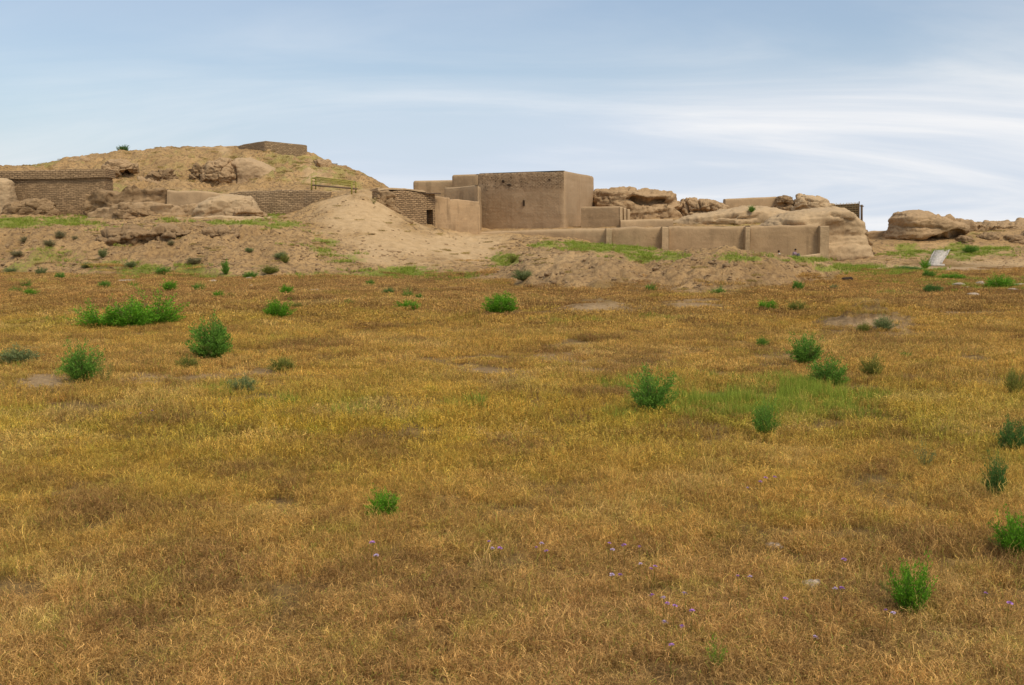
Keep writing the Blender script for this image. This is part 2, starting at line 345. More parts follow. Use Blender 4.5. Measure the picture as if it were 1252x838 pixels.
col = t.mix(t.math('MULTIPLY', t.ramp(t.math('ADD', at.outputs['Alpha'], t.math('MULTIPLY', t.math('SUBTRACT', fine, .5), 1.6)), .35,.7), .75), col, ol)
nb = t.bump(med, .12); nb = t.bump(cl_, .13, prev=nb); nb = t.bump(fine, .04, prev=nb); nb = t.bump(tiny, .008, prev=nb)
gmat = t.out(col, nb)
gme = np_mesh('ground', V, Q, gmat, {'gmask': gm.reshape(-1,4), 'heap': np.repeat(hm.reshape(-1,1),3,axis=1)})
go = bpy.data.objects.new('ground', gme); C.objects.link(go); tag(go, kind='structure')
# ------------------------------------------------------------ wall builders
def sweep(mb, path, thick, rnd=.2, amp=.06, nsc=.9, batter=.04, step=.35, vstep=.4, topamp=0., mi=0, seed=0., zb=None, undercut=0.):
    """path: (px, py_top, D[, z_base]) left to right; front face runs along the path, wall goes away from camera"""
    pts = []
    for q in path:
        p = P(*q[:3]); pts.append((p.x, p.y, p.z, q[3] if len(q) > 3 else (zb if zb is not None else 0.)))
    st = [pts[0]]; sL = [0.0]
    for a, b in zip(pts, pts[1:]):
        L = math.hypot(b[0]-a[0], b[1]-a[1]); n = max(1, int(L/step))
        for k in range(1, n+1):
            u = k/n; st.append(tuple(a[i]+(b[i]-a[i])*u for i in range(4))); sL.append(sL[-1]+L/n)
    N = len(st); A = np.array(st); sL = np.array(sL)
    T = np.gradient(A[:,:2], axis=0) if N > 1 else np.array([[1,0]]); T /= np.linalg.norm(T, axis=1)[:,None]+1e-9
    Nn = np.stack([-T[:,1], T[:,0]], -1)
    if topamp: A[:,2] += topamp*fbm(A[:,0]*.7+seed, A[:,1]*.7, 40.+seed, 4, .6)
    H = max(1.0, float(np.mean(A[:,2]-A[:,3]))); nv = max(2, int(H/vstep)); r = min(rnd, thick*.45)
    prof = [(None, k/nv, 'f') for k in range(nv)]
    arc = [(r-r*math.cos(t), math.sin(t)) for t in np.linspace(0, math.pi/2, 4)]
    V = []; UV = []
    for i in range(N):
        x, y, zt, zb_ = A[i]; nx, ny = Nn[i]; h = zt-zb_; row_ = []
        for k in range(nv): 
            z = zb_+(h-r)*k/nv; o = -batter*(zt-z)+undercut*math.exp(-((z-zb_)/(.25*h+.01))**2); row_.append((o, z))
        for o, u in arc: row_.append((o-batter*0, zt-r+r*u))
        nt = max(1, int((thick-2*r)/.6))
        for k in range(1, nt): row_.append((r+(thick-2*r)*k/nt, zt))
        for o, u in arc[::-1]: row_.append((thick-o, zt-r+r*u))
        for k in range(nv-1, -1, -1): row_.append((thick+batter*(h-r)*(1-k/nv), zb_+(h-r)*k/nv))
        for o, z in row_:
            V.append((x+nx*o, y+ny*o, z)); UV.append((sL[i]+ (0 if o < thick*.5 else .2), z if z < zt-r*1.01 or o<r*1.01 else z+o))
    m = len(V)//N; V = np.array(V)
    if amp > .3:
        nn0 = np.repeat(Nn, m, axis=0); cg = .75*amp*crag(V[:,0], V[:,1], V[:,2], 1.4, .5, seed); V[:,0] -= nn0[:,0]*cg; V[:,1] -= nn0[:,1]*cg; V[:,2] += .35*cg*sm(.3,.9,(V[:,2]-V[:,2].min())/(V[:,2].max()-V[:,2].min()))
    if amp:
        d = amp*(fbm(V[:,0]*nsc+seed, V[:,1]*nsc, V[:,2]*nsc*1.3, 5, .55)); d2 = amp*fbm(V[:,0]*nsc+seed+30, V[:,1]*nsc, V[:,2]*nsc, 4, .55)
        nn = np.repeat(Nn, m, axis=0); V[:,0] += nn[:,0]*d+d2*.3; V[:,1] += nn[:,1]*d; V[:,2] += d2*.8
    Fs = [(i*m+k, (i+1)*m+k, (i+1)*m+k+1, i*m+k+1) for i in range(N-1) for k in range(m-1)]
    # end caps with their own uvs
    mb.add(V, Fs, UV, mi)
    for i, rev in ((0, True), (N-1, False)):
        W = V[i*m:(i+1)*m]; nx, ny = Nn[i]; uvc = [((p[0]-V[i*m][0])*nx+(p[1]-V[i*m][1])*ny+3.1, p[2]) for p in W]
        nf = nv+4; 
        # pair front and back vertices into a strip so the cap is quads
        Fc = []
        for k in range(m//2):
            a1, b1 = k, m-1-k; a2, b2 = k+1, m-2-k
            if a2 < b2: f = (a1, a2, b2, b1)
            elif a2 == b2: f = (a1, a2, b1)
            else: continue
            Fc.append(f if not rev else f[::-1])
        Fc = [tuple(reversed(f)) for f in Fc]
        mb.add(W, Fc, uvc, mi)
def prism(mb, foot, ztop, zbase, r=.15, amp=.04, nsc=.8, step=.4, mi=0, batter=.0, seed=0., rc=.12):
    """foot: world (x,y) corners counter-clockwise seen from above"""
    n = len(foot); P2 = [Vector(p) for p in foot]; c = sum(P2, Vector((0,0)))/n
    ring = []; u = []; s = 0
    for i in range(n):
        a, b = P2[i], P2[(i+1)%n]; L = (b-a).length; d = (b-a)/L; k = max(1, int((L-2*rc)/step))
        for j in range(k+1): ring.append((a+d*(rc+(L-2*rc)*j/k), Vector((d.y, -d.x)))); u.append(s+rc+(L-2*rc)*j/k)
        s += L
    if not callable(ztop): zt0 = ztop; ztop = lambda x, y: zt0
    m = len(ring); V = []; UV = []; nv = max(2, int((ztop(c.x, c.y)-zbase)/step))
    lv = [(k/nv, 0, 0) for k in range(nv)]+[(1, (1-math.cos(t))*r, -(1-math.sin(t))*r) for t in np.linspace(0, math.pi/2, 4)]
    for f, ins, dz in lv:
        for (p, nr), uu in zip(ring, u):
            zt = ztop(p.x, p.y); z = zbase+(zt-r-zbase)*f if f < 1 else zt+dz
            q = p-nr*ins+nr*batter*(zt-z); V.append((q.x, q.y, z)); UV.append((uu, z))
    V = np.array(V); nl = len(lv)
    nn = np.array([[nr.x, nr.y] for _, nr in ring]*nl)
    d = amp*fbm(V[:,0]*nsc+seed, V[:,1]*nsc, V[:,2]*nsc*1.2, 5, .55); V[:,0] += nn[:,0]*d; V[:,1] += nn[:,1]*d; d[-m:] = 0; V[:,2] += d*.6
    Fs = [(l*m+i, l*m+(i+1)%m, (l+1)*m+(i+1)%m, (l+1)*m+i) for l in range(nl-1) for i in range(m)]
    Fs.append(tuple(range((nl-1)*m, nl*m)))
    mb.add(V, Fs, UV, mi)
def XY(px, D): 
    p = P(px, HOR, D); return (p.x, p.y)
def ZT(py, D): return P(CX, py, D).z
def obj_of(name, fn, mat, label, cat, group=None, parent=None):
    mb = MB(); fn(mb)
    v = np.array(mb.v); o = Vector(((v[:,0].min()+v[:,0].max())/2, (v[:,1].min()+v[:,1].max())/2, v[:,2].min()))
    ob = mb.build(name, mat, None, origin=o)
    if parent is None: tag(ob, label, cat, group)
    else:
        ob.parent = parent; ob.location = o-parent.location
        if label: ob['label'] = label
    return ob
def mass(name, D, outline, T, mat, label, cat='eroded wall', amp=.3, nsc=.5, clefts=(), p=2.6, seed=0., group=None, strata=.12, na=110, nr=26, parent=None, back=.7, flat=.0, cell=1.5, rg=1.0):
    """lumpy body with the given outline (photo px) standing at distance D"""
    W = [P(a, b, D) for a, b in outline]; c = sum(W, Vector())/len(W); na = 90; nr = 16
    per = []
    for a, b in zip(W, W[1:]+W[:1]):
        k = max(1, int((b-a).length/.1))
        for j in range(k): per.append(a+(b-a)*(j/k))
    per = [per[i] for i in np.linspace(0, len(per), na, endpoint=False).astype(int)]
    V = [(c.x, 0, c.z, 0.)]
    for k in range(1, nr+1):
        t_ = math.sin(math.pi/2*k/nr)
        for q in per: V.append((c.x+(q.x-c.x)*t_, 0, c.z+(q.z-c.z)*t_, t_))
    V = np.array(V); th = T*(1-V[:,3]**p)**.5*(1+.25*fbm(V[:,0]*.35+seed, V[:,2]*.35, seed, 3))
    Fv = np.stack([V[:,0], D-th, V[:,2]], -1); Bv = np.stack([V[:,0], D+th*back, V[:,2]], -1)
    n0 = len(Fv); VV = np.concatenate([Fv, Bv[:-na]]); Fs = []
    for off in (0, n0):
        for i in range(na):
            j = (i+1)%na; f = (off, off+1+j, off+1+i); Fs.append(f if not off else f[::-1])
        for k in range(nr-1):
            for i in range(na):
                j = (i+1)%na; a0 = off+1+k*na; b0 = a0+na
                if off and k == nr-2: b0 = 1+(nr-1)*na
                f = (a0+i, a0+j, b0+j, b0+i); Fs.append(f if not off else f[::-1])
    me0 = bpy.data.meshes.new('raw'); me0.from_pydata(VV, [], Fs); tmp = bpy.data.objects.new('raw', me0); C.objects.link(tmp)
    vox = max(.07, min(.16, (max(q.x for q in W)-min(q.x for q in W))/70))
    md = tmp.modifiers.new('r', 'REMESH'); md.mode = 'VOXEL'; md.voxel_size = vox; md.use_smooth_shade = True
    dg = bpy.context.evaluated_depsgraph_get(); me = bpy.data.meshes.new_from_object(tmp.evaluated_get(dg), depsgraph=dg)
    bpy.data.objects.remove(tmp); bpy.data.meshes.remove(me0)
    n = len(me.vertices); co = np.zeros(n*3, np.float32); no = np.zeros(n*3, np.float32); me.vertices.foreach_get('co', co); me.vertices.foreach_get('normal', no)
    co = co.reshape(-1,3).astype(float); no = no.reshape(-1,3).astype(float); x, y, z = co.T
    n1 = fbm(x*nsc+seed, y*nsc, z*nsc*1.3, 5, .6); n2 = 1-2.2*np.abs(fbm(x*nsc*1.5+seed, y*nsc*1.5, z*nsc*2.2, 5, .62))
    wz = z+.35*fbm(x*.25+seed, y*.25, 3., 3); n3 = fbm(x*.12+seed, y*.12, wz*2.2, 4, .7); n4 = fbm(x*2.4, y*2.4+seed, z*2.8, 3, .6)
    cg = crag(x, y, z, cell, .45, seed); d = amp*(n1*.7+.35*n2-.1)+strata*.7*n3+min(.12,amp*.3)*n4+amp*rg*cg
    ppx, ppy = proj(x, y, z)
    for (x0,y0,x1,y1,hw,dp) in clefts:
        u = np.clip(((ppx-x0)*(x1-x0)+(ppy-y0)*(y1-y0))/((x1-x0)**2+(y1-y0)**2+1e-6), 0, 1)
        wv = 2.0*fbm(ppx*.15, ppy*.05, seed+2, 4)
        dist = np.hypot(ppx-(x0+(x1-x0)*u), ppy-(y0+(y1-y0)*u)+wv)
        d = d-np.where(no[:,1] < .3, dp*np.exp(-(dist/(hw*(1+.5*fbm(ppx*.2,0,seed,3))))**2), 0)
    co = co+no*d[:,None]
    o = Vector((c.x, D, float(co[:,2].min()))); co = co-np.array(o)
    me.vertices.foreach_set('co', co.astype(np.float32).ravel()); me.update(); me.name = name
    me.materials.clear(); me.materials.append(mat); me.polygons.foreach_set('use_smooth', np.ones(len(me.polygons), dtype=bool))
    ob = bpy.data.objects.new(name, me); C.objects.link(ob); ob.location = o
    if parent is None: tag(ob, label, cat, group)
    else:
        ob.parent = parent; ob.location = o-parent.location
    return ob
def W(name, path, thick, mat, label, cat='wall', **k):
    return obj_of(name, lambda mb: sweep(mb, path, thick, **k), M[mat], label, cat)
# ------------------------------------------------------------ main block
blk = empty('square_tower', (*XY(690,115), 2.5)); tag(blk, 'large square mud plastered block, tallest of the buildings, with a slit window', 'building')
zt = ZT(208.6,115)
A_, C_, B_ = Vector(XY(584,120.6)), Vector(XY(690,115)), Vector(XY(725.5,126.7)); D_ = A_+(B_-C_)
t = NT('block_brick_and_plaster')
geo = t.node('ShaderNodeNewGeometry'); sx = t.node('ShaderNodeSeparateXYZ'); t.con(geo.outputs['Normal'], sx.inputs[0]); sp_ = t.node('ShaderNodeSeparateXYZ'); t.con(geo.outputs['Position'], sp_.inputs[0])
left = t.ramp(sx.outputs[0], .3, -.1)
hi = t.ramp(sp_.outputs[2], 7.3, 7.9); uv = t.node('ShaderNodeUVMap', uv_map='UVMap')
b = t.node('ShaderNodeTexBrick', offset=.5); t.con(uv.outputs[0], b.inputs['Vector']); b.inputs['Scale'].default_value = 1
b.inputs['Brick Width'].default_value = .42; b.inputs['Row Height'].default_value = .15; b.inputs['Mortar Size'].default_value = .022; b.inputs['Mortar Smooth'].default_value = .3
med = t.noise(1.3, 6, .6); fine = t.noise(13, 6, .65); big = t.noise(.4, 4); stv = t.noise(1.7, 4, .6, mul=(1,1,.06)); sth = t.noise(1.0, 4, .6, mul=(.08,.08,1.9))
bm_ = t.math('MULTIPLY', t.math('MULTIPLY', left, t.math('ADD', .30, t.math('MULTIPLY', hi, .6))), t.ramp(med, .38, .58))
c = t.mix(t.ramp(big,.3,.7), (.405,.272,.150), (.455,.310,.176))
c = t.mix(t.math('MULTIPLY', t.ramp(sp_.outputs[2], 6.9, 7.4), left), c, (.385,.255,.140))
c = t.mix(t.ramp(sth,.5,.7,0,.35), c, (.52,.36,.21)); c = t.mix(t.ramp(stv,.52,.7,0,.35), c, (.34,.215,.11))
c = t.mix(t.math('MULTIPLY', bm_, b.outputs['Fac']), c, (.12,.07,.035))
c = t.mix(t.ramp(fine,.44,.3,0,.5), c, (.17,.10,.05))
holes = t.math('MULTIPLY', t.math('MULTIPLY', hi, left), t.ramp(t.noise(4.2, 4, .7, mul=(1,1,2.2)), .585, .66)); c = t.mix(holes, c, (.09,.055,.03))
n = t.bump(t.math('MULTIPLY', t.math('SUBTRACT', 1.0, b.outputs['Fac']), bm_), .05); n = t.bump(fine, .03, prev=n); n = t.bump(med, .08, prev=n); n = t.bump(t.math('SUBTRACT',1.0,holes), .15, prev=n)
M['block'] = t.out(c, n)
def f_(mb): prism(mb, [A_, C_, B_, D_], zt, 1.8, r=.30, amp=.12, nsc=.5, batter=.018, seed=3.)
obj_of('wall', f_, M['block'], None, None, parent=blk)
def onface(px, py, w, h, name, mat=M['dark'], rx=1):
    # point on A_-C_ face
    d = (C_-A_).normalized(); nr = Vector((d.y, -d.x))
    g = (px-CX)/(F*math.cos(TH)+(CY-py)*math.sin(TH)); u = (g*A_.y-A_.x)/(d.x-g*d.y); q = A_+d*u; z = ZT(py, q.y)
    q = q+nr*(.018*(zt-z))
    Mx = Matrix((( d.x, nr.x, 0),(d.y, nr.y, 0),(0,0,1)))
    mb = MB(); o = Vector((q.x, q.y, z))
    if rx: mb.box(o+nr.to_3d()*.012, (w, .22, h), Mx)
    else:
        V = []; 
        n_ = 14
        for i in range(n_):
            a = 2*math.pi*i/n_; rr = 1+.25*random.uniform(-1,1); V.append(o+Mx@Vector((w/2*math.cos(a)*rr, .12, h/2*math.sin(a)*rr)))
        V += [v-nr.to_3d()*.3 for v in V]
        mb.add(V, [tuple(range(n_-1,-1,-1)), tuple(range(n_,2*n_))]+[(i,(i+1)%n_,n_+(i+1)%n_,n_+i) for i in range(n_)])
    ob = mb.build(name, mat, blk, origin=o, smooth=False); ob.location = o-blk.location
    return ob
onface(641,248.5,.16,.62,'slit_window'); onface(615.5,222,.36,.34,'hole', rx=0)  # dark solids set on the face; their colour paints the shade of openings
onface(623,226.5,.55,.16,'hole', rx=0); onface(672,220,.3,.12,'hole', rx=0)
wing = obj_of('plastered_wing', lambda mb: prism(mb, [XY(553,124.5), XY(585.5,122.6), XY(596,134), XY(566,136)], ZT(213.4,123.5), 2., r=.25, amp=.06, seed=9.), M['plaster'], 'plastered wall section joining the left side of the tall square block', 'building')
obj_of('rear_wing', lambda mb: prism(mb, [XY(506,131), XY(558,129), XY(566,144), XY(516,146)], ZT(220.6,130), 2., r=.3, amp=.07, seed=12.), M['plaster_light'], 'low flat plastered building farthest back, left of the tall block', 'building')
obj_of('buttress_block', lambda mb: prism(mb, [XY(543,119), XY(560.5,117.3), XY(585,111.6), XY(588.5,119), XY(560,122)], ZT(227.6,114.5), 2.2, r=.15, amp=.06, seed=21., batter=.02), M['plaster_light'], 'small stepped plaster block in the corner against the tall square block', 'building')
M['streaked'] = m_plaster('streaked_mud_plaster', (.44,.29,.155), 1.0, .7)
W('streaked_wall', [(531,237.8,108.6,2.2),(540,239,108.8,2.2),(550,241,109.2,2.2),(551,243.5,109.3,2.2),(565,243.5,109.8,2.2),(580,244.5,110.4,2.2),(586.5,245,110.7,2.2)], 1.6, 'streaked', 'plastered wall stained with vertical streaks, right of the doorway', topamp=.3, amp=.16, rnd=.12)
# brick wall with doorway
bw = empty('brick_wall', (*XY(497,106), 2.5)); tag(bw, 'broken mud brick wall with a narrow dark doorway', 'wall')
def f_(mb):
    sweep(mb, [(462,232.5,104,5.0),(478,231.5,104.8,4.),(495,231.6,106,3.),(521,235.2,107.6,2.4)], 1.2, rnd=.12, amp=.20, seed=5., topamp=.3, step=.25)
    sweep(mb, [(521,235.2,107.6,ZT(256.5,107.6)),(529,236.6,108,ZT(256.5,108))], 1.2, rnd=.05, amp=.02, step=.3, vstep=.5)
    sweep(mb, [(529,236.6,108,2.2),(531.5,237,108.1,2.2)], 1.2, rnd=.1, amp=.05)
obj_of('wall', f_, M['brick_bold'], None, None, parent=bw)
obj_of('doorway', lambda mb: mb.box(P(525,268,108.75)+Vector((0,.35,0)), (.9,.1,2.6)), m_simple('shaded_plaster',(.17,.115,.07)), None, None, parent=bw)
def f_(mb):
    a, b = P(519,236.0,107.35), P(537,237.6,108.1); mb.box((a+b)/2+Vector((0,.1,.0)), (1.7,.9,.09))
obj_of('lintel', f_, M['wood'], None, None, parent=bw)
def f_(mb): sweep(mb, [(460,231.2,103.8,6.3),(476,230.2,104.6,6.35),(496,230.4,105.8,6.4),(520,234.1,107.3,6.4)], 1.5, rnd=.1, amp=.05, batter=0, topamp=.08); 
cap = obj_of('capping', lambda mb: sweep(mb, [(462,231.0,103.9,ZT(233.2,103.9)),(478,230,104.7,ZT(232.2,104.7)),(495,230.2,105.9,ZT(232.3,105.9)),(520,233.8,107.4,ZT(235.6,107.4))], 1.5, rnd=.1, amp=.05, batter=0, topamp=.08), M['plaster_light'], None, None, parent=bw)
mass('eroded_bank', 103.4, [(455,246),(462,235),(474,234),(482,238),(486,252),(494,262),(492,270),(478,266),(462,256)], .8, M['eroded_dark'], 'dark crumbling bank at the left broken end of the doorway wall', 'eroded wall', amp=.25, seed=2.)
# ------------------------------------------------------------ retaining walls
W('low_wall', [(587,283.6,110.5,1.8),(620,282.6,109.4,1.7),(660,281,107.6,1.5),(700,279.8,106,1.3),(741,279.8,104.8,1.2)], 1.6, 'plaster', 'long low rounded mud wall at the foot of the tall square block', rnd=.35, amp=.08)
rw = empty('retaining_wall', (*XY(880,104), 1.0)); tag(rw, 'long plastered retaining wall in three panels divided by pilasters', 'wall')
for a, b, q in ((748.5,809.5,0),(818,911.5,1),(917.5,1003,2)):
    ya, yb = [(278.2,277.2),(278.4,277.0),(276.8,276.0)][q]
    obj_of('wall_panel', lambda mb: sweep(mb, [(a,ya,104.6,.2),((a+b)/2,(ya+yb)/2-.5,104.6,.2),(b,yb,104.6,.2)], 2.6, rnd=.32, amp=.14, nsc=.6, seed=q*7., batter=.03, topamp=.14), M['plaster_panel'], None, None, parent=rw)
for a, b, y in ((741.5,748.2,279.6),(809.8,817.7,277.6),(911.8,917.2,277.6),(1003.3,1014,276.4)):
    obj_of('pilaster', lambda mb: sweep(mb, [(a,y,103.9,.2),(b,y,103.9,.2)], 3.1, rnd=.12, amp=.05, step=.2, seed=a, batter=.02), M['plaster_light'], None, None, parent=rw)
obj_of('kerb_wall', lambda mb: sweep(mb, [(948,313.5,101.0,.3),(985,312.6,101.2,.3),(1003,310.2,101.8,.3)], .5, rnd=.1, amp=.05), M['plaster_light'], 'knee high pale ledge running along the foot of the rightmost wall panel', 'ledge')
# upper box wall
uw = empty('terrace_wall', (*XY(740,113), 2.5)); tag(uw, 'short boxy mud wall to the right of the tall block, above the retaining wall', 'wall')
obj_of('wall', lambda mb: sweep(mb, [(710.5,252.8,115,2.),(740,252.6,114,2.),(757.5,252.4,113.4,2.)], 2.4, rnd=.25, amp=.07), M['plaster_panel'], None, None, parent=uw)
for k in range(3):
    obj_of('rib', lambda mb: sweep(mb, [(758+k*4.6,253.4+k*1.3,113.3+k*.5,2.),(761.2+k*4.6,253.6+k*1.3,113.4+k*.5,2.)], 1.8, rnd=.12, amp=.04, step=.2, batter=.03), M['plaster_light'], None, None, parent=uw)
W('low_wall', [(759,269.4,112.0,2.),(790,268.4,112.0,2.),(823,267.6,112.0,2.)], 1.2, 'plaster', 'low rounded mud wall running behind the retaining wall, below the layered rock', rnd=.3, amp=.07)
# ------------------------------------------------------------ eroded remains, right half
mass('eroded_ruin', 128, [(722,240),(727,232.5),(745,231),(765,230.6),(780,233),(800,233.6),(818,235.5),(826,241),(829,246),(836,252),(836,262),(832,280),(780,284),(724,284)], 4.5, M['eroded'], 'long layered mud ruin with a deep dark cleft, right of the tall block', amp=.30, nsc=.35, p=5, seed=4., strata=.35,
     clefts=[(768,236,780,243,1.8,1.3),(770,244,824,246,3.0,1.8),(778,250,800,249,2.5,.8),(828,250,838,262,2.6,1.0)])
mass('eroded_ruin', 127, [(829,248),(834,243.5),(852,243),(866,245),(880,249),(889,252),(893,262),(880,276),(840,280),(828,268)], 3.0, M['eroded'], 'lower rounded mud ruin split by dark clefts, between layered ruin and flat wall', amp=.28, nsc=.45, p=4, seed=8., strata=.25,
     clefts=[(838,246,841,258,1.5,1.2),(848,258,870,258,1.6,.8),(854,247,856,256,1.2,.6),(868,249,870,256,1.,.5)])
mass('eroded_mound', 117, [(815,280),(825,268),(850,262),(880,257),(905,253),(930,252.5),(952,256),(975,260),(985,268),(980,282),(900,288)], 3.5, M['plaster_light'], 'smooth pale slope below the flat plastered wall, with a lone green bush', 'mound', amp=.25, nsc=.4, p=3, seed=18., strata=.15, rg=.6, clefts=[(875,265,900,264,1.8,.9),(900,268,925,266,1.4,.4)])
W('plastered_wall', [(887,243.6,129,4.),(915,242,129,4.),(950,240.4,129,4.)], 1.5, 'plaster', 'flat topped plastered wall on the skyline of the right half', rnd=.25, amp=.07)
mass('broken_wall', 128.6, [(949,246),(951,240.5),(968,242),(970,250),(984,250),(984,262),(958,262),(949,256)], 1.4, M['eroded_dark'], 'broken dark wall end with a hollow, between flat wall and pale hump', amp=.25, p=6, seed=31., clefts=[(955,251,962,250,3.0,1.4),(972,243,982,244,2,.8)])
mass('eroded_mound', 127, [(964,252),(968,243),(975,238.6),(985,238),(996,241),(1008,246),(1018,252),(1030,268),(990,276),(966,268)], 3.0, M['plaster_light'], 'pale rounded hump on the skyline, left of the reed shelter', 'mound', amp=.28, nsc=.45, p=3, seed=33., clefts=[(970,243,967,251,2.0,1.0)])
mass('eroded_tower', 111.2, [(925,290),(934,270),(950,262),(975,257),(990,254.5),(1012,253),(1026,255),(1036,262),(1048,271),(1052,285),(1055,302),(1060,314),(1064,326),(1030,334),(960,334),(930,320)], 4.6, M['plaster_light'], 'big pale weathered mud tower stump at the right end of the retaining wall', 'eroded tower', amp=.24, nsc=.35, p=7, seed=41., strata=.30, rg=.45,
     clefts=[(955,273,985,275,2.,.5),(1015,262,1045,270,1.5,.3)])
mass('eroded_bank', 110, [(1046,276),(1051,280),(1056,290),(1058,296),(1060,304),(1066,312),(1069,321),(1060,328),(1048,326),(1044,300)], 2.2, M['eroded_dark'], 'dark broken flank of the pale mud tower stump', 'eroded wall', amp=.5, nsc=.8, p=4, seed=44., clefts=[(1054,312,1060,318,2.6,1.2)])
# reed shelter
rs = empty('reed_shelter', (*XY(1030,124), 5.0)); tag(rs, 'brown lattice shelter of reeds and poles jutting above the pale mound', 'shelter')
def f_(mb):
    a, b = P(1008,250.5,126), P(1050,248.4,122); h = 2.3
    for k in range(24):
        q = a.lerp(b, k/23); mb.tube(q-Vector((0,0,h)), q+Vector((0,0,random.uniform(0,.12))), .035, n=6)
    for k in range(10):
        z = -.1-k*.24; mb.tube(a+Vector((0,-.06,z)), b+Vector((0,-.06,z)), .05, n=6)
obj_of('reed_panel', f_, M['reed'], None, None, parent=rs)
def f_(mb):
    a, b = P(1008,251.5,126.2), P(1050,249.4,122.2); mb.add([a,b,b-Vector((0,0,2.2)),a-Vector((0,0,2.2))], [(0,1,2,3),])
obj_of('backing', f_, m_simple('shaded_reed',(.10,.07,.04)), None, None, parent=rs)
obj_of('post', lambda mb: [mb.tube(P(1050.5,246.5,121.9), P(1050.5,278,121.9), .06), mb.tube(P(1053.5,250.5,122.6), P(1053.5,280,122.6), .13)], M['wood'], None, None, parent=rs)
obj_of('beam', lambda mb: mb.tube(P(1040,250.9,123.5), P(1055.8,252.4,122.0), .06), M['wood'], None, None, parent=rs)
W('rear_wall', [(1052,280.5,121,1.),(1060,283,121,1.),(1088,282,121,1.)], 1.0, 'eroded', 'low distant mud wall closing the gap between tower stump and boulder-like ruin', topamp=.15, amp=.12)
mass('eroded_ruin', 118, [(1083,290),(1087,283),(1091,276),(1091,268),(1096,261),(1105,258),(1122,257.5),(1137,260),(1150,265.5),(1163,270),(1175,274),(1182,280),(1176,287),(1160,292),(1140,297),(1115,300),(1098,299),(1087,295)], 4.0, M['eroded'], 'large boulder-like mud ruin with an undercut base at far right', amp=.26, nsc=.4, p=4, seed=51., strata=.45, rg=.45, na=150, nr=32,
     clefts=[(1090,297,1118,301,2.6,1.2),(1118,301,1172,285,2.4,1.3),(1165,284,1176,285,2,1.2),(1100,277,1150,279,1.2,.35)])
mass('eroded_ruin', 114.5, [(1168,297),(1172,288),(1182,287),(1190,293),(1194,302),(1180,306),(1170,303)], 1.3, M['eroded_dark'], 'small mud lump beside the undercut ruin at far right', amp=.25, seed=55.)
mass('eroded_ruin', 115.5, [(1192,296),(1196,287),(1206,284),(1216,290),(1218,302),(1205,307),(1194,304)], 1.8, M['eroded_dark'], 'rounded mud lump midway along the far right ridge', amp=.25, seed=57.)
mass('eroded_ruin', 115.5, [(1214,300),(1218,288),(1230,286),(1243,291),(1262,283),(1275,292),(1270,306),(1240,309),(1220,306)], 2.6, M['eroded_dark'], 'cracked mud outcrop with dark hollows at the right edge of the photo', amp=.4, nsc=.6, seed=59., clefts=[(1220,290,1228,292,1.8,1.2),(1236,286,1248,284,1.5,.9),(1221,300,1228,303,2,1.)])
mass('eroded_mound', 122, [(1140,272),(1160,270.5),(1180,273),(1200,273.5),(1225,271.5),(1262,271),(1310,272),(1310,300),(1140,300)], 3.5, M['eroded'], 'long low ridge of crumbling earth on the skyline at the right edge', 'mound', amp=.4, nsc=.4, p=3, seed=151., strata=.3)
# ramp
rp = empty('concrete_ramp', P(1141,330,96)); tag(rp, 'pale ribbed concrete ramp climbing the green bank at far right', 'ramp')
def f_(mb):
    n = 11; L0, L1 = hit(1134,328.5), None
    for k in range(n):
        u0, u1 = k/n, (k+1)/n
        def pt(u, s):
            px = (1136+(1143-1136)*u) if s == 0 else (1149+(1160-1149)*u); D = 95.5+(108-95.5)*u
            x = (px-CX)/F*D; return Vector((x, D, float(Hz(x, D))+.06))
        a, b, c, d = pt(u0,0), pt(u0,1), pt(u1,1), pt(u1,0)
        zt_ = (a.z+d.z)/2+.12; 
        V = [(q.x, q.y, zz) for zz in (min(a.z,d.z)-.6, zt_) for q in (a,b,c,d)]
        mb.add(V, [(3,2,1,0),(4,5,6,7),(0,1,5,4),(1,2,6,5),(2,3,7,6),(3,0,4,7)])
obj_of('steps', f_, M['concrete'], None, None, parent=rp)
for s in (0,1):
    def f_(mb):
        pr = None
        for k in range(12):
            u = k/11; px = (1134.6+(1141.8-1134.6)*u) if s == 0 else (1149.6+(1161-1149.6)*u); D = 95.3+12.9*u; x = (px-CX)/F*D
            q = Vector((x, D, float(Hz(x,D))+.11))
            if pr is not None: mb.tube(pr, q, .07, n=6)
            pr = q
    obj_of('side_kerb', f_, M['concrete'], None, None, parent=rp)
def f_(mb):
    q = P(1141,331.4,94.4); q.z = float(Hz(q.x,q.y))+.05; mb.box(q, (1.5,1.2,.2)); 
obj_of('landing', f_, M['concrete'], None, None, parent=rp)
# ------------------------------------------------------------ left half
lw = empty('brick_wall', (*XY(60,109), 2.5)); tag(lw, 'tall mud brick wall with an overhanging upper band at the left edge', 'wall')
obj_of('wall', lambda mb: sweep(mb, [(-40,213,109.2,3.),(20,213,109.2,3.),(70,212.5,109.2,3.),(128,211,109.2,3.)], 2.2, rnd=.1, amp=.22, nsc=.6, batter=.03), M['brick_worn'], None, None, parent=lw)
obj_of('upper_band', lambda mb: sweep(mb, [(-40,209,108.9,ZT(219.6,109)),(20,209,108.9,ZT(219.6,109)),(70,207.5,108.9,ZT(218.8,109)),(129,206.8,108.9,ZT(217,109))], 2.6, rnd=.15, amp=.06, batter=0, vstep=.3, topamp=.12), M['brick_bold'], None, None, parent=lw)
mass('buttress', 107.6, [(-40,228),(-20,219),(5,218),(14,222),(18,240),(20,256),(22,272),(-40,274)], 1.3, M['plaster_light'], 'pale rounded plaster buttress in front of the brick wall, cut by the left edge', 'buttress', amp=.15, p=9, seed=61., rg=.2)
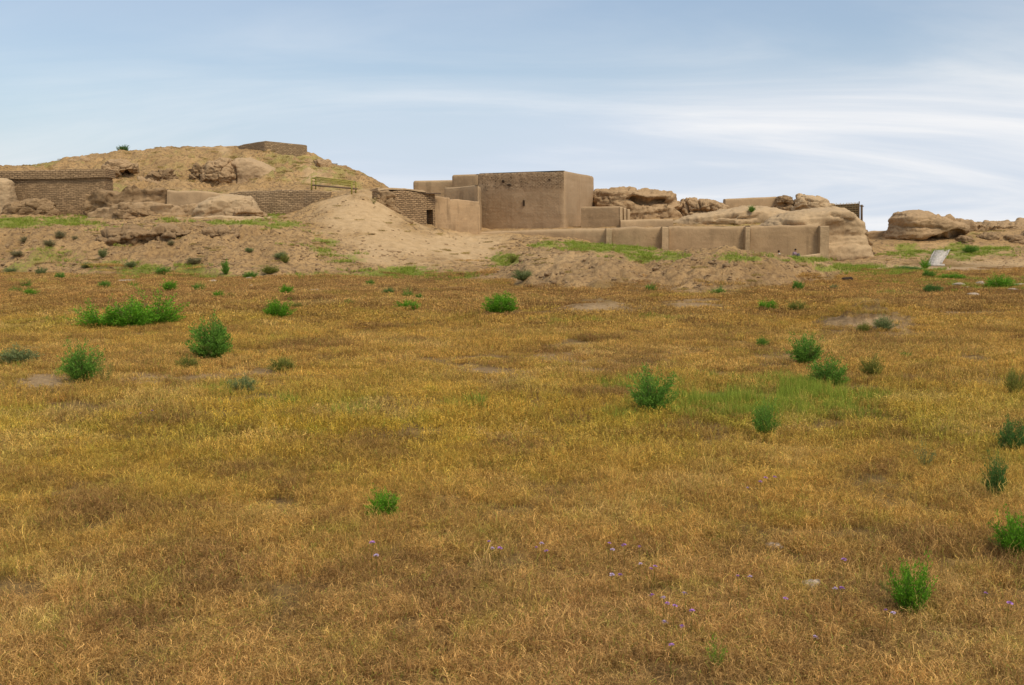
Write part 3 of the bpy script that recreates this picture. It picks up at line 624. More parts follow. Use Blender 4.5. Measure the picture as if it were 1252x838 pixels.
mass('eroded_mound', 106, [(1,272),(2,262),(8,253),(22,248),(38,243.5),(60,243),(70,248),(72,262),(68,274),(30,278)], 1.8, M['eroded_dark'], 'brown lumpy debris mound leaning against the tall brick wall at left', 'mound', amp=.25, p=4, seed=63.)
W('ledge', [(50,269.2,102.8,3.),(80,267.4,102.6,3.),(104,266.6,102.4,3.),(119,267.4,102.4,3.)], .9, 'plaster_light', 'thin pale plaster ledge in front of the tall brick wall at left', 'ledge', rnd=.12, amp=.04)
W('eroded_wall', [(104,236,107.6,3.5),(112,233,107.4,3.5),(128,232.5,107,3.5),(150,232.4,107,3.5),(165,231.6,107.2,3.5),(185,233.0,107.5,3.5),(204,231.6,107.8,3.5)], 2.2, 'eroded_dark', 'crumbling upper terrace wall right of the tall brick wall', topamp=.6, amp=.42, nsc=.7, rnd=.3, step=.16, vstep=.18)
W('terrace_wall', [(204,232.8,107.6,3.5),(240,234,107.6,3.5),(262,236,107.6,3.5),(285,236.5,107.6,3.5)], 2.0, 'plaster', 'smooth upper terrace wall between crumbling wall and long brick wall', topamp=.15, amp=.14, rnd=.25)
W('eroded_wall', [(108,258,104.6,2.8),(116,252,104.2,2.8),(135,250.5,103.6,2.8),(160,248.8,103.6,2.8),(200,249.5,103.6,2.8),(235,249.5,103.8,2.8),(268,249,104.2,2.8)], 3.0, 'eroded', 'thick eroded lower terrace wall with a hollowed dark face', topamp=.4, amp=.38, nsc=.6, rnd=.35, step=.16, vstep=.18, seed=3.)
mass('eroded_block', 103.9, [(136,274),(140,262),(150,255),(165,252.5),(182,255),(196,262),(198,274),(170,279)], 1.1, M['eroded_dark'], 'dark hollowed lump in the middle of the lower terrace wall', 'eroded wall', amp=.4, nsc=.8, seed=66., clefts=[(160,264,180,266,4,.7)])
W('brick_wall', [(280,235.0,109.6,3.),(305,234,109.2,3.),(345,232.8,108.8,3.),(375,233,108.6,3.),(404,234.4,108.8,3.)], 2.2, 'brick', 'long mud brick terrace wall in the middle of the left hill, below the yellow railing', amp=.18, rnd=.15, topamp=.15)
mass('eroded_mound', 105.0, [(236,262),(244,250),(258,243),(275,239),(292,238.4),(306,240),(312,247),(318,256),(322,268),(280,276),(238,274)], 2.6, M['plaster_light'], 'pale trampled earth hump with a path, left of the long brick wall', 'mound', amp=.2, p=3.5, seed=71., strata=.05, rg=.5)
mass('eroded_block', 102.4, [(286,263),(289,257),(300,253.5),(312,254),(322,259),(326,264),(312,267),(296,267)], 1.0, M['eroded'], 'brown crusty lump in front of the long brick wall', 'eroded wall', amp=.18, seed=73., clefts=[(292,263,322,263,1.4,.5)])
W('low_wall', [(208,273,101.6,2.8),(213,266.5,101.2,2.8),(230,264.6,101.0,2.8),(270,264.5,101.0,2.8),(330,264.3,101.0,2.8),(350,266,101.2,2.8),(372,270,101.4,2.8),(385,274,101.6,2.8)], 1.5, 'plaster_light', 'lowest pale terrace wall rising from the green strip on the left hill', topamp=.2, amp=.16, rnd=.3)
# bank crest
mass('eroded_bank', 84.2, [(118,296),(126,286),(140,281),(160,279.5),(185,280.5),(205,278.5),(228,279.5),(234,286),(226,295),(200,298),(160,299),(135,301)], 1.4, M['eroded_dark'], 'jagged clay crust along the crest of the front bank, left of its twin', 'eroded bank', amp=.45, nsc=.9, seed=81., p=3, clefts=[(150,295,228,291,2.2,.6)])
mass('eroded_bank', 84.3, [(238,296),(242,284),(252,279),(270,277.5),(288,280),(296,288),(290,297),(272,300),(252,302),(242,301)], 1.3, M['eroded_dark'], 'jagged clay crust on the bank, above the bare slope at centre left', 'eroded bank', amp=.45, nsc=.9, seed=83., p=3, clefts=[(247,287,250,298,3,.8),(262,299,290,294,2.2,.6)])
# hill details
mass('rock_face', 125.5, [(282,240),(283,215),(284,200),(292,193.5),(306,194),(322,199),(338,208),(347,217),(354,228),(350,240)], 3.2, M['plaster'], 'smooth rounded mud face half way up the left hill', 'earth face', amp=.22, p=9, seed=91., rg=.35, clefts=[(286,205,288,222,1.4,.6)])
mass('rock_face', 124.2, [(248,228),(250,210),(256,200),(270,194),(284,195),(291,205),(293,218),(290,226),(278,231),(262,229)], 2.8, M['eroded'], 'bulging cracked mud boulder beside the smooth face on the left hill', 'earth face', amp=.3, p=4, seed=93., clefts=[(252,222,280,231,2.0,1.0),(280,230,290,224,2.0,1.0),(291,203,292,216,1.6,.6)])
mass('rock_face', 124.5, [(234,232),(236,212),(238,204),(244,200),(254,200),(256,210),(254,226),(250,234)], 1.8, M['eroded_dark'], 'dark hollow nook left of the bulging boulder on the left hill', 'earth face', amp=.45, nsc=.8, p=4, seed=95., clefts=[(246,205,246,209,4,2.2),(247,221,248,223,3,1.8)])
mass('rock_face', 123.5, [(180,228),(184,214),(192,207),(203,205),(211,210),(216,222),(220,232),(200,236),(184,236)], 2.0, M['eroded_dark'], 'dark pitted mud outcrop with a ragged hollow on the left hill', 'earth face', amp=.6, nsc=.7, seed=97., clefts=[(198,210,205,218,4,1.6),(190,222,196,216,2.5,1.)])
mass('rock_face', 124, [(126,230),(129,214),(130,202),(138,196),(152,196),(166,201),(168,208),(156,212),(147,222),(138,230)], 2.4, M['eroded'], 'rounded overhanging mud knob right of the tall brick wall', 'earth face', amp=.3, seed=99., p=4, clefts=[(140,226,156,212,2.5,1.0)])
mass('rock_face', 121, [(152,244),(156,232),(166,222),(180,216),(192,222),(206,226),(216,234),(214,246)], 2.2, M['eroded'], 'broken earth hummock above the crumbling terrace wall', 'earth face', amp=.5, nsc=.6, seed=101.)
mass('rock_face', 133, [(372,215),(380,200),(388,193),(400,198),(414,207),(424,216),(420,226),(395,226)], 2.0, M['eroded'], 'broken rocky shoulder right of the summit brick wall', 'earth face', amp=.5, nsc=.5, seed=103., clefts=[(383,200,392,206,2.5,1.2)])
mass('eroded_mound', 138, [(76,214),(82,200),(92,194.5),(104,195),(120,192),(134,196),(134,214)], 3.0, M['eroded'], 'low broken earth crest above the tall brick wall at left', 'mound', amp=.4, seed=105., nsc=.5)
tw = empty('brick_wall', (*XY(327,136), 11.0)); tag(tw, 'mud brick wall with a corner on the summit of the left hill', 'wall')
obj_of('wall', lambda mb: prism(mb, [XY(284,140), XY(327,133), XY(377.5,138.5), XY(372,146), XY(327,141), XY(290,146)], lambda x, y: ZT(172.3,133)+(-.12 if x < XY(300,138)[0] else 0)+(y-133)*-.015, 10.5, r=.12, amp=.07, seed=111.), M['brick'], None, None, parent=tw)
W('ridge_wall', [(200,182,138.5,11.),(225,181,138.5,11.),(262,180.2,138.5,11.),(286,178.5,138.5,11.)], 1.0, 'plaster', 'thin ruined wall line along the hilltop left of the summit brick wall', topamp=.15, amp=.1)
# yellow railing
rl = empty('yellow_railing', P(410,240,107)); tag(rl, 'yellow green metal railing frame standing on the terrace of the left hill', 'railing')
def rp_(px, py, D): return P(px, py, D)
for nm, D in (('near',107.4),('far',110.2)):
    dx = 5 if D > 108 else 0; dy = -1.2 if D > 108 else 0
    a, b = (381+dx, 218.0+dy), (430+dx, 223.6+dy)
    obj_of('rail', lambda mb: [mb.tube(rp_(a[0],a[1],D), rp_(b[0],b[1],D), .06), mb.tube(rp_(a[0],a[1]+3.4,D), rp_(b[0],b[1]+3.4,D), .045)], M['yellow_paint'], None, None, parent=rl)
    for u in (0, 1.0):
        obj_of('post', lambda mb: mb.tube(rp_(a[0]+(b[0]-a[0])*u, a[1]+(b[1]-a[1])*u, D), rp_(a[0]+(b[0]-a[0])*u, a[1]+(b[1]-a[1])*u+15, D), .075), M['yellow_paint'], None, None, parent=rl)
for q0, q1 in (((382,218),(387,216.8)),((429,223.4),(434,222.2))): obj_of('crossbar', lambda mb: mb.tube(rp_(*q0,107.4), rp_(*q1,110.2), .07), M['yellow_paint'], None, None, parent=rl)
obj_of('lower_bar', lambda mb: mb.tube(rp_(382,226.6,107.3), rp_(437,231.2,107.5), .08), M['wood'], None, None, parent=rl)
# ------------------------------------------------------------ plants
def m_leaf(name, a, b, trans=.25):
    t = NT(name); at = t.node('ShaderNodeAttribute', attribute_name='Col'); oi = t.node('ShaderNodeObjectInfo')
    sp = t.node('ShaderNodeSeparateColor'); t.con(at.outputs['Color'], sp.inputs[0])
    c = t.mix(sp.outputs[0], a, b); c = t.mix(t.math('MULTIPLY', sp.outputs[1], .9), c, (.25,.19,.07))
    t.con(c, t.b.inputs['Base Color']); t.b.inputs['Roughness'].default_value = .75
    tr = t.node('ShaderNodeBsdfTranslucent'); t.con(c, tr.inputs['Color']); mx = t.node('ShaderNodeMixShader'); mx.inputs[0].default_value = trans
    t.con(t.b.outputs[0], mx.inputs[1]); t.con(tr.outputs[0], mx.inputs[2]); t.con(mx.outputs[0], t.n['Material Output'].inputs['Surface'])
    return t.m
LEAF = {'bright': m_leaf('bright_green_leaves', (.06,.20,.008), (.26,.52,.035)), 'dark': m_leaf('dark_green_leaves', (.05,.13,.022), (.18,.31,.07)),
        'mid': m_leaf('mid_green_leaves', (.07,.19,.02), (.25,.43,.06)), 'grey': m_leaf('grey_green_leaves', (.13,.17,.05), (.32,.36,.14)),
        'olive': m_leaf('olive_leaves', (.13,.15,.02), (.33,.33,.07)), 'dusk': m_leaf('dusky_dark_leaves', (.20,.17,.08), (.36,.31,.15))}
STEM = m_simple('green_brown_stem', (.14,.12,.05))
def bush_mesh(seed, nst=46, nl=60, spread=1.0, upright=.5, leaf=.075, dead=.04):
    r = np.random.default_rng(seed); LV = []; LC = []; SV = MB()
    lobes = r.uniform(0, 2*np.pi, 4)
    for s in range(nst):
        az = r.uniform(0, 2*np.pi); el = math.acos(r.uniform(upright*.2, 1)**1.0); el = min(el, 1.45)
        env = (1-.16*math.cos(3*az+lobes[0])-.12*math.sin(5*az+lobes[1]))*r.uniform(.72,1.06)
        end = np.array([math.cos(az)*math.sin(el)*.5*env, math.sin(az)*math.sin(el)**.8*.5*env, (.10+.90*math.cos(el)**.7)*env])
        mid_ = end*.5; mid_[2] *= (1.0+.25*(1-math.cos(el))); base = np.array([r.normal(0,.03), r.normal(0,.03), -.05])
        pp = lambda t_: base*(1-t_)**2+2*mid_*t_*(1-t_)+end*t_**2
        SV.tube(pp(0), pp(.5), .006, .004, 4); SV.tube(pp(.5), pp(1.0), .004, .001, 4)
        tone = r.uniform(.1,.9); dd = 1.0 if r.random() < dead else 0.
        tt = r.uniform(.18, 1.02, nl)
        for q in tt:
            c = pp(min(q,1.0))+r.normal(0, .030+.02*(1-q), 3)*np.array([1,1,.8])
            up = pp(min(q+.05,1.05))-pp(q-.05); up = up/np.linalg.norm(up)
            d = up*.8+r.normal(0,.45,3)+np.array([0,0,.25]); d /= np.linalg.norm(d); sd = np.cross(d, r.normal(0,1,3)); sd /= np.linalg.norm(sd)+1e-6
            L = leaf*r.uniform(.5,1.2); w = L*.17
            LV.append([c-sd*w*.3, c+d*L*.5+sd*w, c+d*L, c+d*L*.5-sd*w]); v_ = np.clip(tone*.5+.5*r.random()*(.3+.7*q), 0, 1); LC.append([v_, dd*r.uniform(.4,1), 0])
    LV = np.array(LV); n = len(LV); V = LV.reshape(-1,3); V[:,2] = np.maximum(V[:,2], -.02)
    lm = np_mesh('foliage', V, np.arange(4*n).reshape(-1,4), LEAF['bright'], {'Col': np.repeat(np.array(LC), 4, axis=0)}, smooth=False)
    sm_ = bpy.data.meshes.new('stems'); sm_.from_pydata(SV.v, [], SV.f); sm_.materials.append(STEM)
    return lm, sm_
VAR = {}
def variant(shape, kind, k):
    key = (shape, kind, k)
    if key not in VAR:
        base = VAR.get((shape,k))
        if base is None:
            prm = {'dome': dict(nst=70+22*k, nl=70, upright=.05+.1*k, leaf=.055+.006*k, dead=.02+.02*k), 'tall': dict(nst=50+14*k, nl=70, upright=.5+.15*k, leaf=.062), 'thin': dict(nst=18, nl=40, upright=2.0, leaf=.06), 'low': dict(nst=110, nl=60, upright=.0, leaf=.07)}[shape]
            base = VAR[(shape,k)] = bush_mesh(1000+k*17+len(shape), **prm)
        lm = base[0].copy(); lm.materials.clear(); lm.materials.append(LEAF[kind]); VAR[key] = (lm, base[1])
    return VAR[key]
def bush(px, py, w, h, kind, shape, label, D=None, name='shrub', cat='shrub', group=None, k=None):
    p = hit(px, py) if D is None else P(px, py, D)
    k = random.randrange(5) if k is None else k
    lm, sm_ = variant(shape, kind, k); s = p.y/F*(.66 if kind in ('dusk','grey') and p.y > 76 else 1)
    o = empty(name, p, random.uniform(0,6.28)); o.scale = (w*s*1.05, w*s*1.05, h*s*1.12+(.06 if p.y < 70 and h > 8 else 0)); tag(o, label, cat, group)
    for nm, me in (('foliage', lm), ('stems', sm_)):
        c = bpy.data.objects.new(nm, me); C.objects.link(c); c.parent = o
    return o
B = [
 (122,402,74,27,'bright','dome','bright green low shrub at the left end of the big clump'),
 (160,403,56,27,'bright','dome','bright green shrub in the middle of the big clump at left'),
 (190,400,76,38,'bright','dome','largest bright green bush, right end of the big clump at left'),
 (340,391,36,20,'bright','dome','round bright green bush alone on the brown grass at centre left'),
 (258,441,50,42,'mid','dome','dark blue green round bush in front of the big green clump'),
 (100,469,52,40,'mid','tall','grey green bushy weed beside the bare soil patch at left'),
 (128,470,30,24,'olive','thin','dry yellowish weed right beside the grey green bush at left'),
 (498,381,34,11,'bright','low','flat wide bright green cushion plant left of centre in the far field'),
 (613,386,40,21,'bright','dome','bright green bush in the far field just left of the centre line'),
 (937,381,24,11,'bright','low','small bright green plant in front of the long spoil heap'),
 (985,447,42,30,'mid','dome','left and farther of two green bushes growing close together at right'),
 (1014,474,50,33,'mid','dome','right and nearer of two green bushes growing close together at right'),
 (796,507,60,46,'mid','tall','leafy grey green bush at the left end of the green weedy strip'),
 (935,538,36,38,'mid','tall','green upright shrub at the front edge of the green weedy strip'),
 (1236,556,38,34,'dark','dome','dark green shrub cut by the right edge, uppermost of three'),
 (1216,613,30,44,'dark','tall','narrow dark green shrub near the right edge, middle of three'),
 (1242,683,52,46,'bright','dome','bright green shrub cut by the right edge, lowest of three'),
 (1112,758,60,58,'bright','tall','bright green bush nearest the camera in the lower right corner'),
 (470,638,42,27,'bright','dome','single bright green bush in the left half of the foreground grass'),
 (876,828,32,40,'bright','thin','thin green sprig at the bottom edge of the photo'),
 (1240,485,26,30,'olive','tall','yellow green weed at the right edge beyond the dark shrub'),
 (1131,577,30,32,'grey','thin','sparse grey green weed in tall dry grass left of the dark shrubs'),
 (1080,404,28,13,'grey','low','low pale weed growing on the bare earth hummock'),
 (1055,408,18,9,'olive','low','small olive weed on the left side of the bare earth hummock'),
 (1066,464,30,22,'olive','tall','yellow green weed just right of the paired bushes'),
 (932,425,16,9,'mid','low','tiny green plant between the small far plant and the paired bushes'),
 (1107,440,15,8,'mid','low','tiny green plant on open soil right of the paired bushes'),
 (20,447,50,17,'grey','low','low grey green weed at the left edge above the bare soil patch'),
 (296,482,36,16,'grey','low','low silvery weed below the dark blue green bush'),
 (230,452,30,12,'olive','low','low olive weed touching the bare path left of the dark bush'),
 (345,456,34,14,'olive','low','olive weed beside the bare path right of the dark bush'),
 (242,372,0,0,'','',''),
 (56,397,12,8,'mid','dome','tiny green plant left of the big green clump'),
 (19,358,16,7,'mid','dome','small green plant near the left edge in the far field'),
 (38,363,18,9,'bright','dome','small bright green plant near the left edge, below another tuft'),
 (32,352,15,9,'mid','dome','small green tuft near the left edge, closest to the bank there'),
 (14,345,11,5,'dark','dome','tiny dark tuft at the left edge by the foot of the bank'),
 (128,353,15,8,'mid','dome','small green plant at the foot of the left bank'),
 (163,353,14,8,'bright','dome','small bright plant straight above the big green clump'),
 (208,357,18,10,'bright','dome','round bright plant above the right end of the big clump'),
 (243,357,17,9,'mid','dome','mid green plant second from the round bright one'),
 (267,366,14,9,'bright','dome','small bright plant below the white stones at centre left'),
 (283,365,12,6,'olive','dome','faded olive tuft beside a small bright plant at centre left'),
 (350,361,17,9,'bright','dome','small bright plant above the lone round bush'),
 (363,377,16,6,'olive','low','low olive plant right of the lone round bush'),
 (426,375,15,8,'bright','low','small green plant between the round bush and flat cushion plant'),
 (475,361,16,8,'dark','low','low dark plant above the flat cushion plant'),
 (499,366,15,11,'mid','dome','upright green tuft above the flat cushion plant'),
 (513,367,10,7,'mid','dome','small tuft touching the right side of an upright green tuft'),
 (453,350,12,8,'mid','dome','small green plant at the foot of the pale heap'),
 (1140,359,26,9,'dark','low','dark green low plant in the far field below the concrete ramp'),
 (1165,343,36,8,'bright','low','green weed patch beyond white stones at far right'),
 (1222,353,36,13,'bright','low','yellow green weed patch beside the pale rubble at far right'),
 (1135,341,16,9,'mid','dome','round green weed in front of the concrete ramp'),
 (1131,329,14,14,'bright','dome','green weed hugging the left side of the concrete ramp'),
 (1110,331,36,5,'dark','low','dark thin weed line along the track left of the ramp'),
 (1186,309,20,8,'mid','low','green tuft on the bank above and right of the ramp'),
 (1020,356,12,8,'grey','dome','tiny plant at the right toe of the spoil heap'),
 (975,357,14,10,'mid','dome','small green plant against the right foot of the spoil heap'),
 (795,358,14,9,'mid','dome','small green plant against the left foot of the spoil heap'),
 (878,363,20,10,'mid','dome','green plant below the middle of the spoil heap'),
 (975,382,26,11,'olive','low','yellow green plant right of the small bright one near the spoil heap'),
 (60,302,24,11,'dusk','low','dusky shrub on the upper left bank, lower of three'),
 (30,297,18,10,'dusk','low','dusky shrub on the upper left bank, leftmost of three'),
 (74,292,22,12,'dusk','low','dusky shrub on the crest of the upper left bank'),
 (92,294,12,7,'dusk','low','small dusky tuft right of the crest shrub on the left bank'),
 (126,316,18,17,'grey','dome','dark shrub half way up the left bank'),
 (14,334,24,9,'grey','low','dark spreading plant at the foot of the bank, left edge'),
 (50,338,14,10,'grey','dome','dark round plant at the foot of the left bank'),
 (73,342,13,8,'mid','dome','green plant at the foot of the left bank, right of a dark one'),
 (20,314,26,9,'dusk','low','dusky patch of scrub on the left edge of the bank'),
 (105,328,22,10,'grey','low','grey scrub low on the left bank'),
 (190,304,0,0,'','',''),
 (276,336,10,15,'mid','dome','narrow dark bush at the foot of the bare slope'),
 (209,301,14,9,'dusk','low','small dusky bush on the bare clay slope'),
 (200,337,22,10,'mid','low','low green bush at the foot of the bare clay slope'),
 (160,327,24,11,'grey','low','grey green scrub on the lower bank, centre left'),
 (238,323,20,7,'dusk','low','dusky scrub on the middle of the bare clay slope'),
 (305,309,18,8,'grey','low','grey scrub high on the clay slope right of the dark bush'),
 (349,322,12,10,'olive','dome','olive tuft low on the clay slope'),
 (330,335,22,9,'olive','low','olive scrub patch by the foot of the right clay slope'),
 (343,317,18,8,'grey','low','grey tuft above an olive tuft on the clay slope'),
 (306,341,20,8,'mid','low','green weeds at the foot of the slope beside a white stone'),
 (640,343,26,11,'grey','low','silvery plant in the dip at the left foot of the spoil heap'),
 (626,322,14,10,'olive','dome','yellow green tuft beside the dark washout hole'),
 (457,250,10,8,'olive','thin','dry tuft on the pale heap'),
 (252,265,10,6,'mid','dome','small green tuft at the foot of the lower terrace wall'),
 (338,262,14,9,'olive','dome','yellow green tuft at the foot of the long brick wall'),
]
for b in B:
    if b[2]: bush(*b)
bush(151,188,14,8.5,'dark','dome','lone dark green bush on the skyline of the left hill', D=138)
bush(919,259.5,9,7,'mid','dome','lone small bush on the pale slope below the flat skyline wall', D=113.6)
# ------------------------------------------------------------ grass
def tuft_mesh(name, size, nb, hmin, hmax, w, seed, green=0.0, head=.5, mat=None, curl=1.0, spk=0, tonec=1.0):
    r = np.random.default_rng(seed); n = nb
    # clustered roots
    nc = max(4, nb//14); cc = r.uniform(-size/2, size/2, (nc,2)); ci = r.integers(0, nc, n)
    root = cc[ci]+r.normal(0, size*.06, (n,2)); h = r.uniform(hmin, hmax, n)*(.75+.5*r.random(nc)[ci])
    az = r.uniform(0, 2*np.pi, n); lean = r.uniform(.1, .95, n)*curl; face = az+r.normal(np.pi/2, .7, n)
    kind = r.random(n) < head
    ts = np.array([0,.3,.58,.72,.84,1.0]); wb = np.array([1,.9,.7,.55,.35,.08]); wh = np.array([.6,.55,.5,1.0,1.3,.4])
    V = np.zeros((n, 6, 2, 3)); dx, dy = np.cos(az), np.sin(az)
    wob = r.normal(0,.10,(n,6,2))
    for k, t_ in enumerate(ts):
        hor = h*(lean*t_**1.8*.8); ver = h*(t_-.32*lean*t_**2.6)
        droop = np.where(kind, h*.10*lean*max(0,t_-.7)/.3, 0)
        cx = root[:,0]+dx*(hor+droop)+wob[:,k,0]*h*t_*.5; cy = root[:,1]+dy*(hor+droop)+wob[:,k,1]*h*t_*.5; cz = ver-droop*1.2
        ww = np.where(kind, wh[k], wb[k])*w*r.uniform(.8,1.2,n); 
        for s_, sg in ((0,-1),(1,1)):
            V[:,k,s_,0] = cx+sg*np.cos(face)*ww; V[:,k,s_,1] = cy+sg*np.sin(face)*ww; V[:,k,s_,2] = cz
    base = (np.arange(n)*12)[:,None]; q = np.array([[2*k, 2*k+1, 2*k+3, 2*k+2] for k in range(5)]); Q = (base[:,:,None]+q[None]).reshape(-1,4)
    tone = r.random(n); gr = (r.random(n) < green)*1.0; 
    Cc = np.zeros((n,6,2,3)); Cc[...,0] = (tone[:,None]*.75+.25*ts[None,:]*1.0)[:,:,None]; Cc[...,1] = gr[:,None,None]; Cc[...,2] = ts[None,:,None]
    if tonec < 1: Cc[...,0] = .45+(Cc[...,0]-.5)*tonec
    VV = V.reshape(-1,3); CC = Cc.reshape(-1,3)
    if spk:
        hi_ = np.where(kind)[0]; tp = V[hi_][:,[3,4,5]].mean(2)            # n,3,3
        src = tp[:, r.integers(0,3,spk)].reshape(-1,3)+r.normal(0,.010+w*1.2,(len(hi_)*spk,3)); m_ = len(src)
        a_ = r.normal(0,1,(m_,3)); a_ /= np.linalg.norm(a_,axis=1)[:,None]; b_ = np.cross(a_, r.normal(0,1,(m_,3))); b_ /= np.linalg.norm(b_,axis=1)[:,None]+1e-6
        L_ = (w*2.6*r.uniform(.6,1.4,m_))[:,None]; q4 = np.stack([src-a_*L_, src+b_*L_*.5, src+a_*L_, src-b_*L_*.5], 1)
        Q = np.concatenate([Q, len(VV)+np.arange(m_*4).reshape(-1,4)]); VV = np.concatenate([VV, q4.reshape(-1,3)])
        cs = np.zeros((m_,4,3)); cs[...,0] = np.clip(np.repeat(tone[hi_], spk)*.5+.5*r.random(m_), 0, 1)[:,None]; cs[...,2] = 1; CC = np.concatenate([CC, cs.reshape(-1,3)])
    me = np_mesh(name, VV, Q, mat, {'Col': CC}, smooth=False)
    return me
def m_grass(name):
    t = NT(name); at = t.node('ShaderNodeAttribute', attribute_name='Col'); sp = t.node('ShaderNodeSeparateColor'); t.con(at.outputs['Color'], sp.inputs[0])
    ti = t.node('ShaderNodeAttribute', attribute_name='tint', attribute_type='INSTANCER')
    big = t.noise(.35, 4, .6); med = t.noise(2.2, 4, .65)
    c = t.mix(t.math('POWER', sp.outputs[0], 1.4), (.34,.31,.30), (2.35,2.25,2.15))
    c = t.mix(1.0, c, ti.outputs['Color'], 'MULTIPLY')
    c = t.mix(t.ramp(med,.5,.72,0,.55), c, t.mix(1.0, c, (.66,.55,.55), 'MULTIPLY'))
    c = t.mix(t.ramp(med,.45,.28,0,.5), c, t.mix(1.0, c, (1.0,1.28,.85), 'MULTIPLY'))
    g = t.mix(sp.outputs[0], (.15,.19,.02), (.42,.50,.07)); c = t.mix(t.math('MULTIPLY', sp.outputs[1], .85), c, g)
    dk = t.ramp(sp.outputs[2], 0, .55, .5, 1.0); 
    t.con(c, t.b.inputs['Base Color']); t.b.inputs['Roughness'].default_value = .8
    tr = t.node('ShaderNodeBsdfTranslucent'); t.con(c, tr.inputs['Color']); mx = t.node('ShaderNodeMixShader'); mx.inputs[0].default_value = .22
    t.con(t.b.outputs[0], mx.inputs[1]); t.con(tr.outputs[0], mx.inputs[2]); t.con(mx.outputs[0], t.n['Material Output'].inputs['Surface'])
    return t.m
GM = m_grass('steppe_grass_blades')
tufts = bpy.data.collections.new('grass_sources')
specs = []
for k in range(6): specs.append(('a%02d'%k, .55, 560, .05, .20, .0018, 60+k, .09, .6, 1.05))     # near dry
for k in range(5): specs.append(('b%02d'%k, 1.1, 600, .05, .20, .0034, 80+k, .08, .55, 1.0))      # mid dry
for k in range(4): specs.append(('c%02d'%k, 2.2, 700, .05, .17, .0082, 90+k, .04, .45, .9))      # far dry
for k in range(4): specs.append(('d%02d'%k, 1.0, 380, .08, .26, .0060, 110+k, 1.0, .0, .9))      # green mid
for k in range(3): specs.append(('e%02d'%k, .9, 90, .16, .36, .0075, 130+k, 1.0, .0, .9))      # green far
for k in range(3): specs.append(('f%02d'%k, .6, 26, .24, .42, .0012, 150+k, .10, .9, .5))          # taller seed stems
for s in specs:
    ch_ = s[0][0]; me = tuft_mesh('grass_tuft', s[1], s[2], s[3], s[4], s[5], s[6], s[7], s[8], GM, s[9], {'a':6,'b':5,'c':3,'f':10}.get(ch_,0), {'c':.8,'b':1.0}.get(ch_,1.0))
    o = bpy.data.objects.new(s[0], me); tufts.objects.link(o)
IDX = {'a':(0,6),'b':(6,5),'c':(11,4),'d':(15,4),'e':(19,3),'f':(22,3)}
def sample_mask(arr, x, y):
    g = x/np.maximum(y,.1); i = np.clip(np.round(np.interp(g, GX, np.arange(len(GX)))).astype(int),0,len(GX)-1); j = np.clip(np.round(np.interp(y, DG, np.arange(len(DG)))).astype(int),0,len(DG)-1)
    return arr[i,j]
def scatter(D0, D1, dens, seed, gmax=.50):
    r = np.random.default_rng(seed); area = gmax*(D1**2-D0**2); n = int(area*dens)
    y = np.sqrt(r.uniform(D0**2, D1**2, n)); x = r.uniform(-gmax, gmax, n)*y
    return x, y, r
def gn_scatter(name, pts, coll, label, cat):
    """pts: list of arrays (xyz, scale3, idx, tint)"""
    xyz = np.concatenate([p[0] for p in pts]); sc = np.concatenate([p[1] for p in pts]); ix = np.concatenate([p[2] for p in pts]); ti = np.concatenate([p[3] for p in pts])
    me = bpy.data.meshes.new(name); me.vertices.add(len(xyz)); me.vertices.foreach_set('co', xyz.astype(np.float32).ravel())
    def att(nm, ty, arr, fld):
        a = me.attributes.new(nm, ty, 'POINT'); a.data.foreach_set(fld, arr.ravel())
    r = np.random.default_rng(5); rot = np.stack([r.normal(0,.06,len(xyz)), r.normal(0,.06,len(xyz)), r.uniform(0,6.283,len(xyz))], -1)
    att('rot', 'FLOAT_VECTOR', rot.astype(np.float32), 'vector'); att('scl', 'FLOAT_VECTOR', sc.astype(np.float32), 'vector')
    att('idx', 'INT', ix.astype(np.int32), 'value'); c = np.ones((len(xyz),4), np.float32); c[:,:3] = ti; att('tint', 'FLOAT_COLOR', c, 'color')
    o = bpy.data.objects.new(name, me); C.objects.link(o); tag(o, label, cat, kind='stuff')
    ng = bpy.data.node_groups.new(name+'_nodes', 'GeometryNodeTree')
    ng.interface.new_socket('Geometry', in_out='INPUT', socket_type='NodeSocketGeometry'); ng.interface.new_socket('Geometry', in_out='OUTPUT', socket_type='NodeSocketGeometry')
    gi = ng.nodes.new('NodeGroupInput'); gx = ng.nodes.new('NodeGroupOutput'); ci = ng.nodes.new('GeometryNodeCollectionInfo'); ci.inputs['Collection'].default_value = coll
    ci.inputs['Separate Children'].default_value = True; ci.inputs['Reset Children'].default_value = True
    iop = ng.nodes.new('GeometryNodeInstanceOnPoints'); iop.inputs['Pick Instance'].default_value = True
    def na(nm, ty):
        a = ng.nodes.new('GeometryNodeInputNamedAttribute'); a.data_type = ty; a.inputs['Name'].default_value = nm
        return [q for q in a.outputs if q.enabled and q.name == 'Attribute'][0]
    L = ng.links; L.new(gi.outputs[0], iop.inputs['Points']); L.new(ci.outputs[0], iop.inputs['Instance']); L.new(na('idx','INT'), iop.inputs['Instance Index'])
    e2r = ng.nodes.new('FunctionNodeEulerToRotation'); L.new(na('rot','FLOAT_VECTOR'), e2r.inputs[0]); L.new(e2r.outputs[0], iop.inputs['Rotation']); L.new(na('scl','FLOAT_VECTOR'), iop.inputs['Scale'])
    L.new(iop.outputs[0], gx.inputs[0])
    md = o.modifiers.new('scatter', 'NODES'); md.node_group = ng
    return o
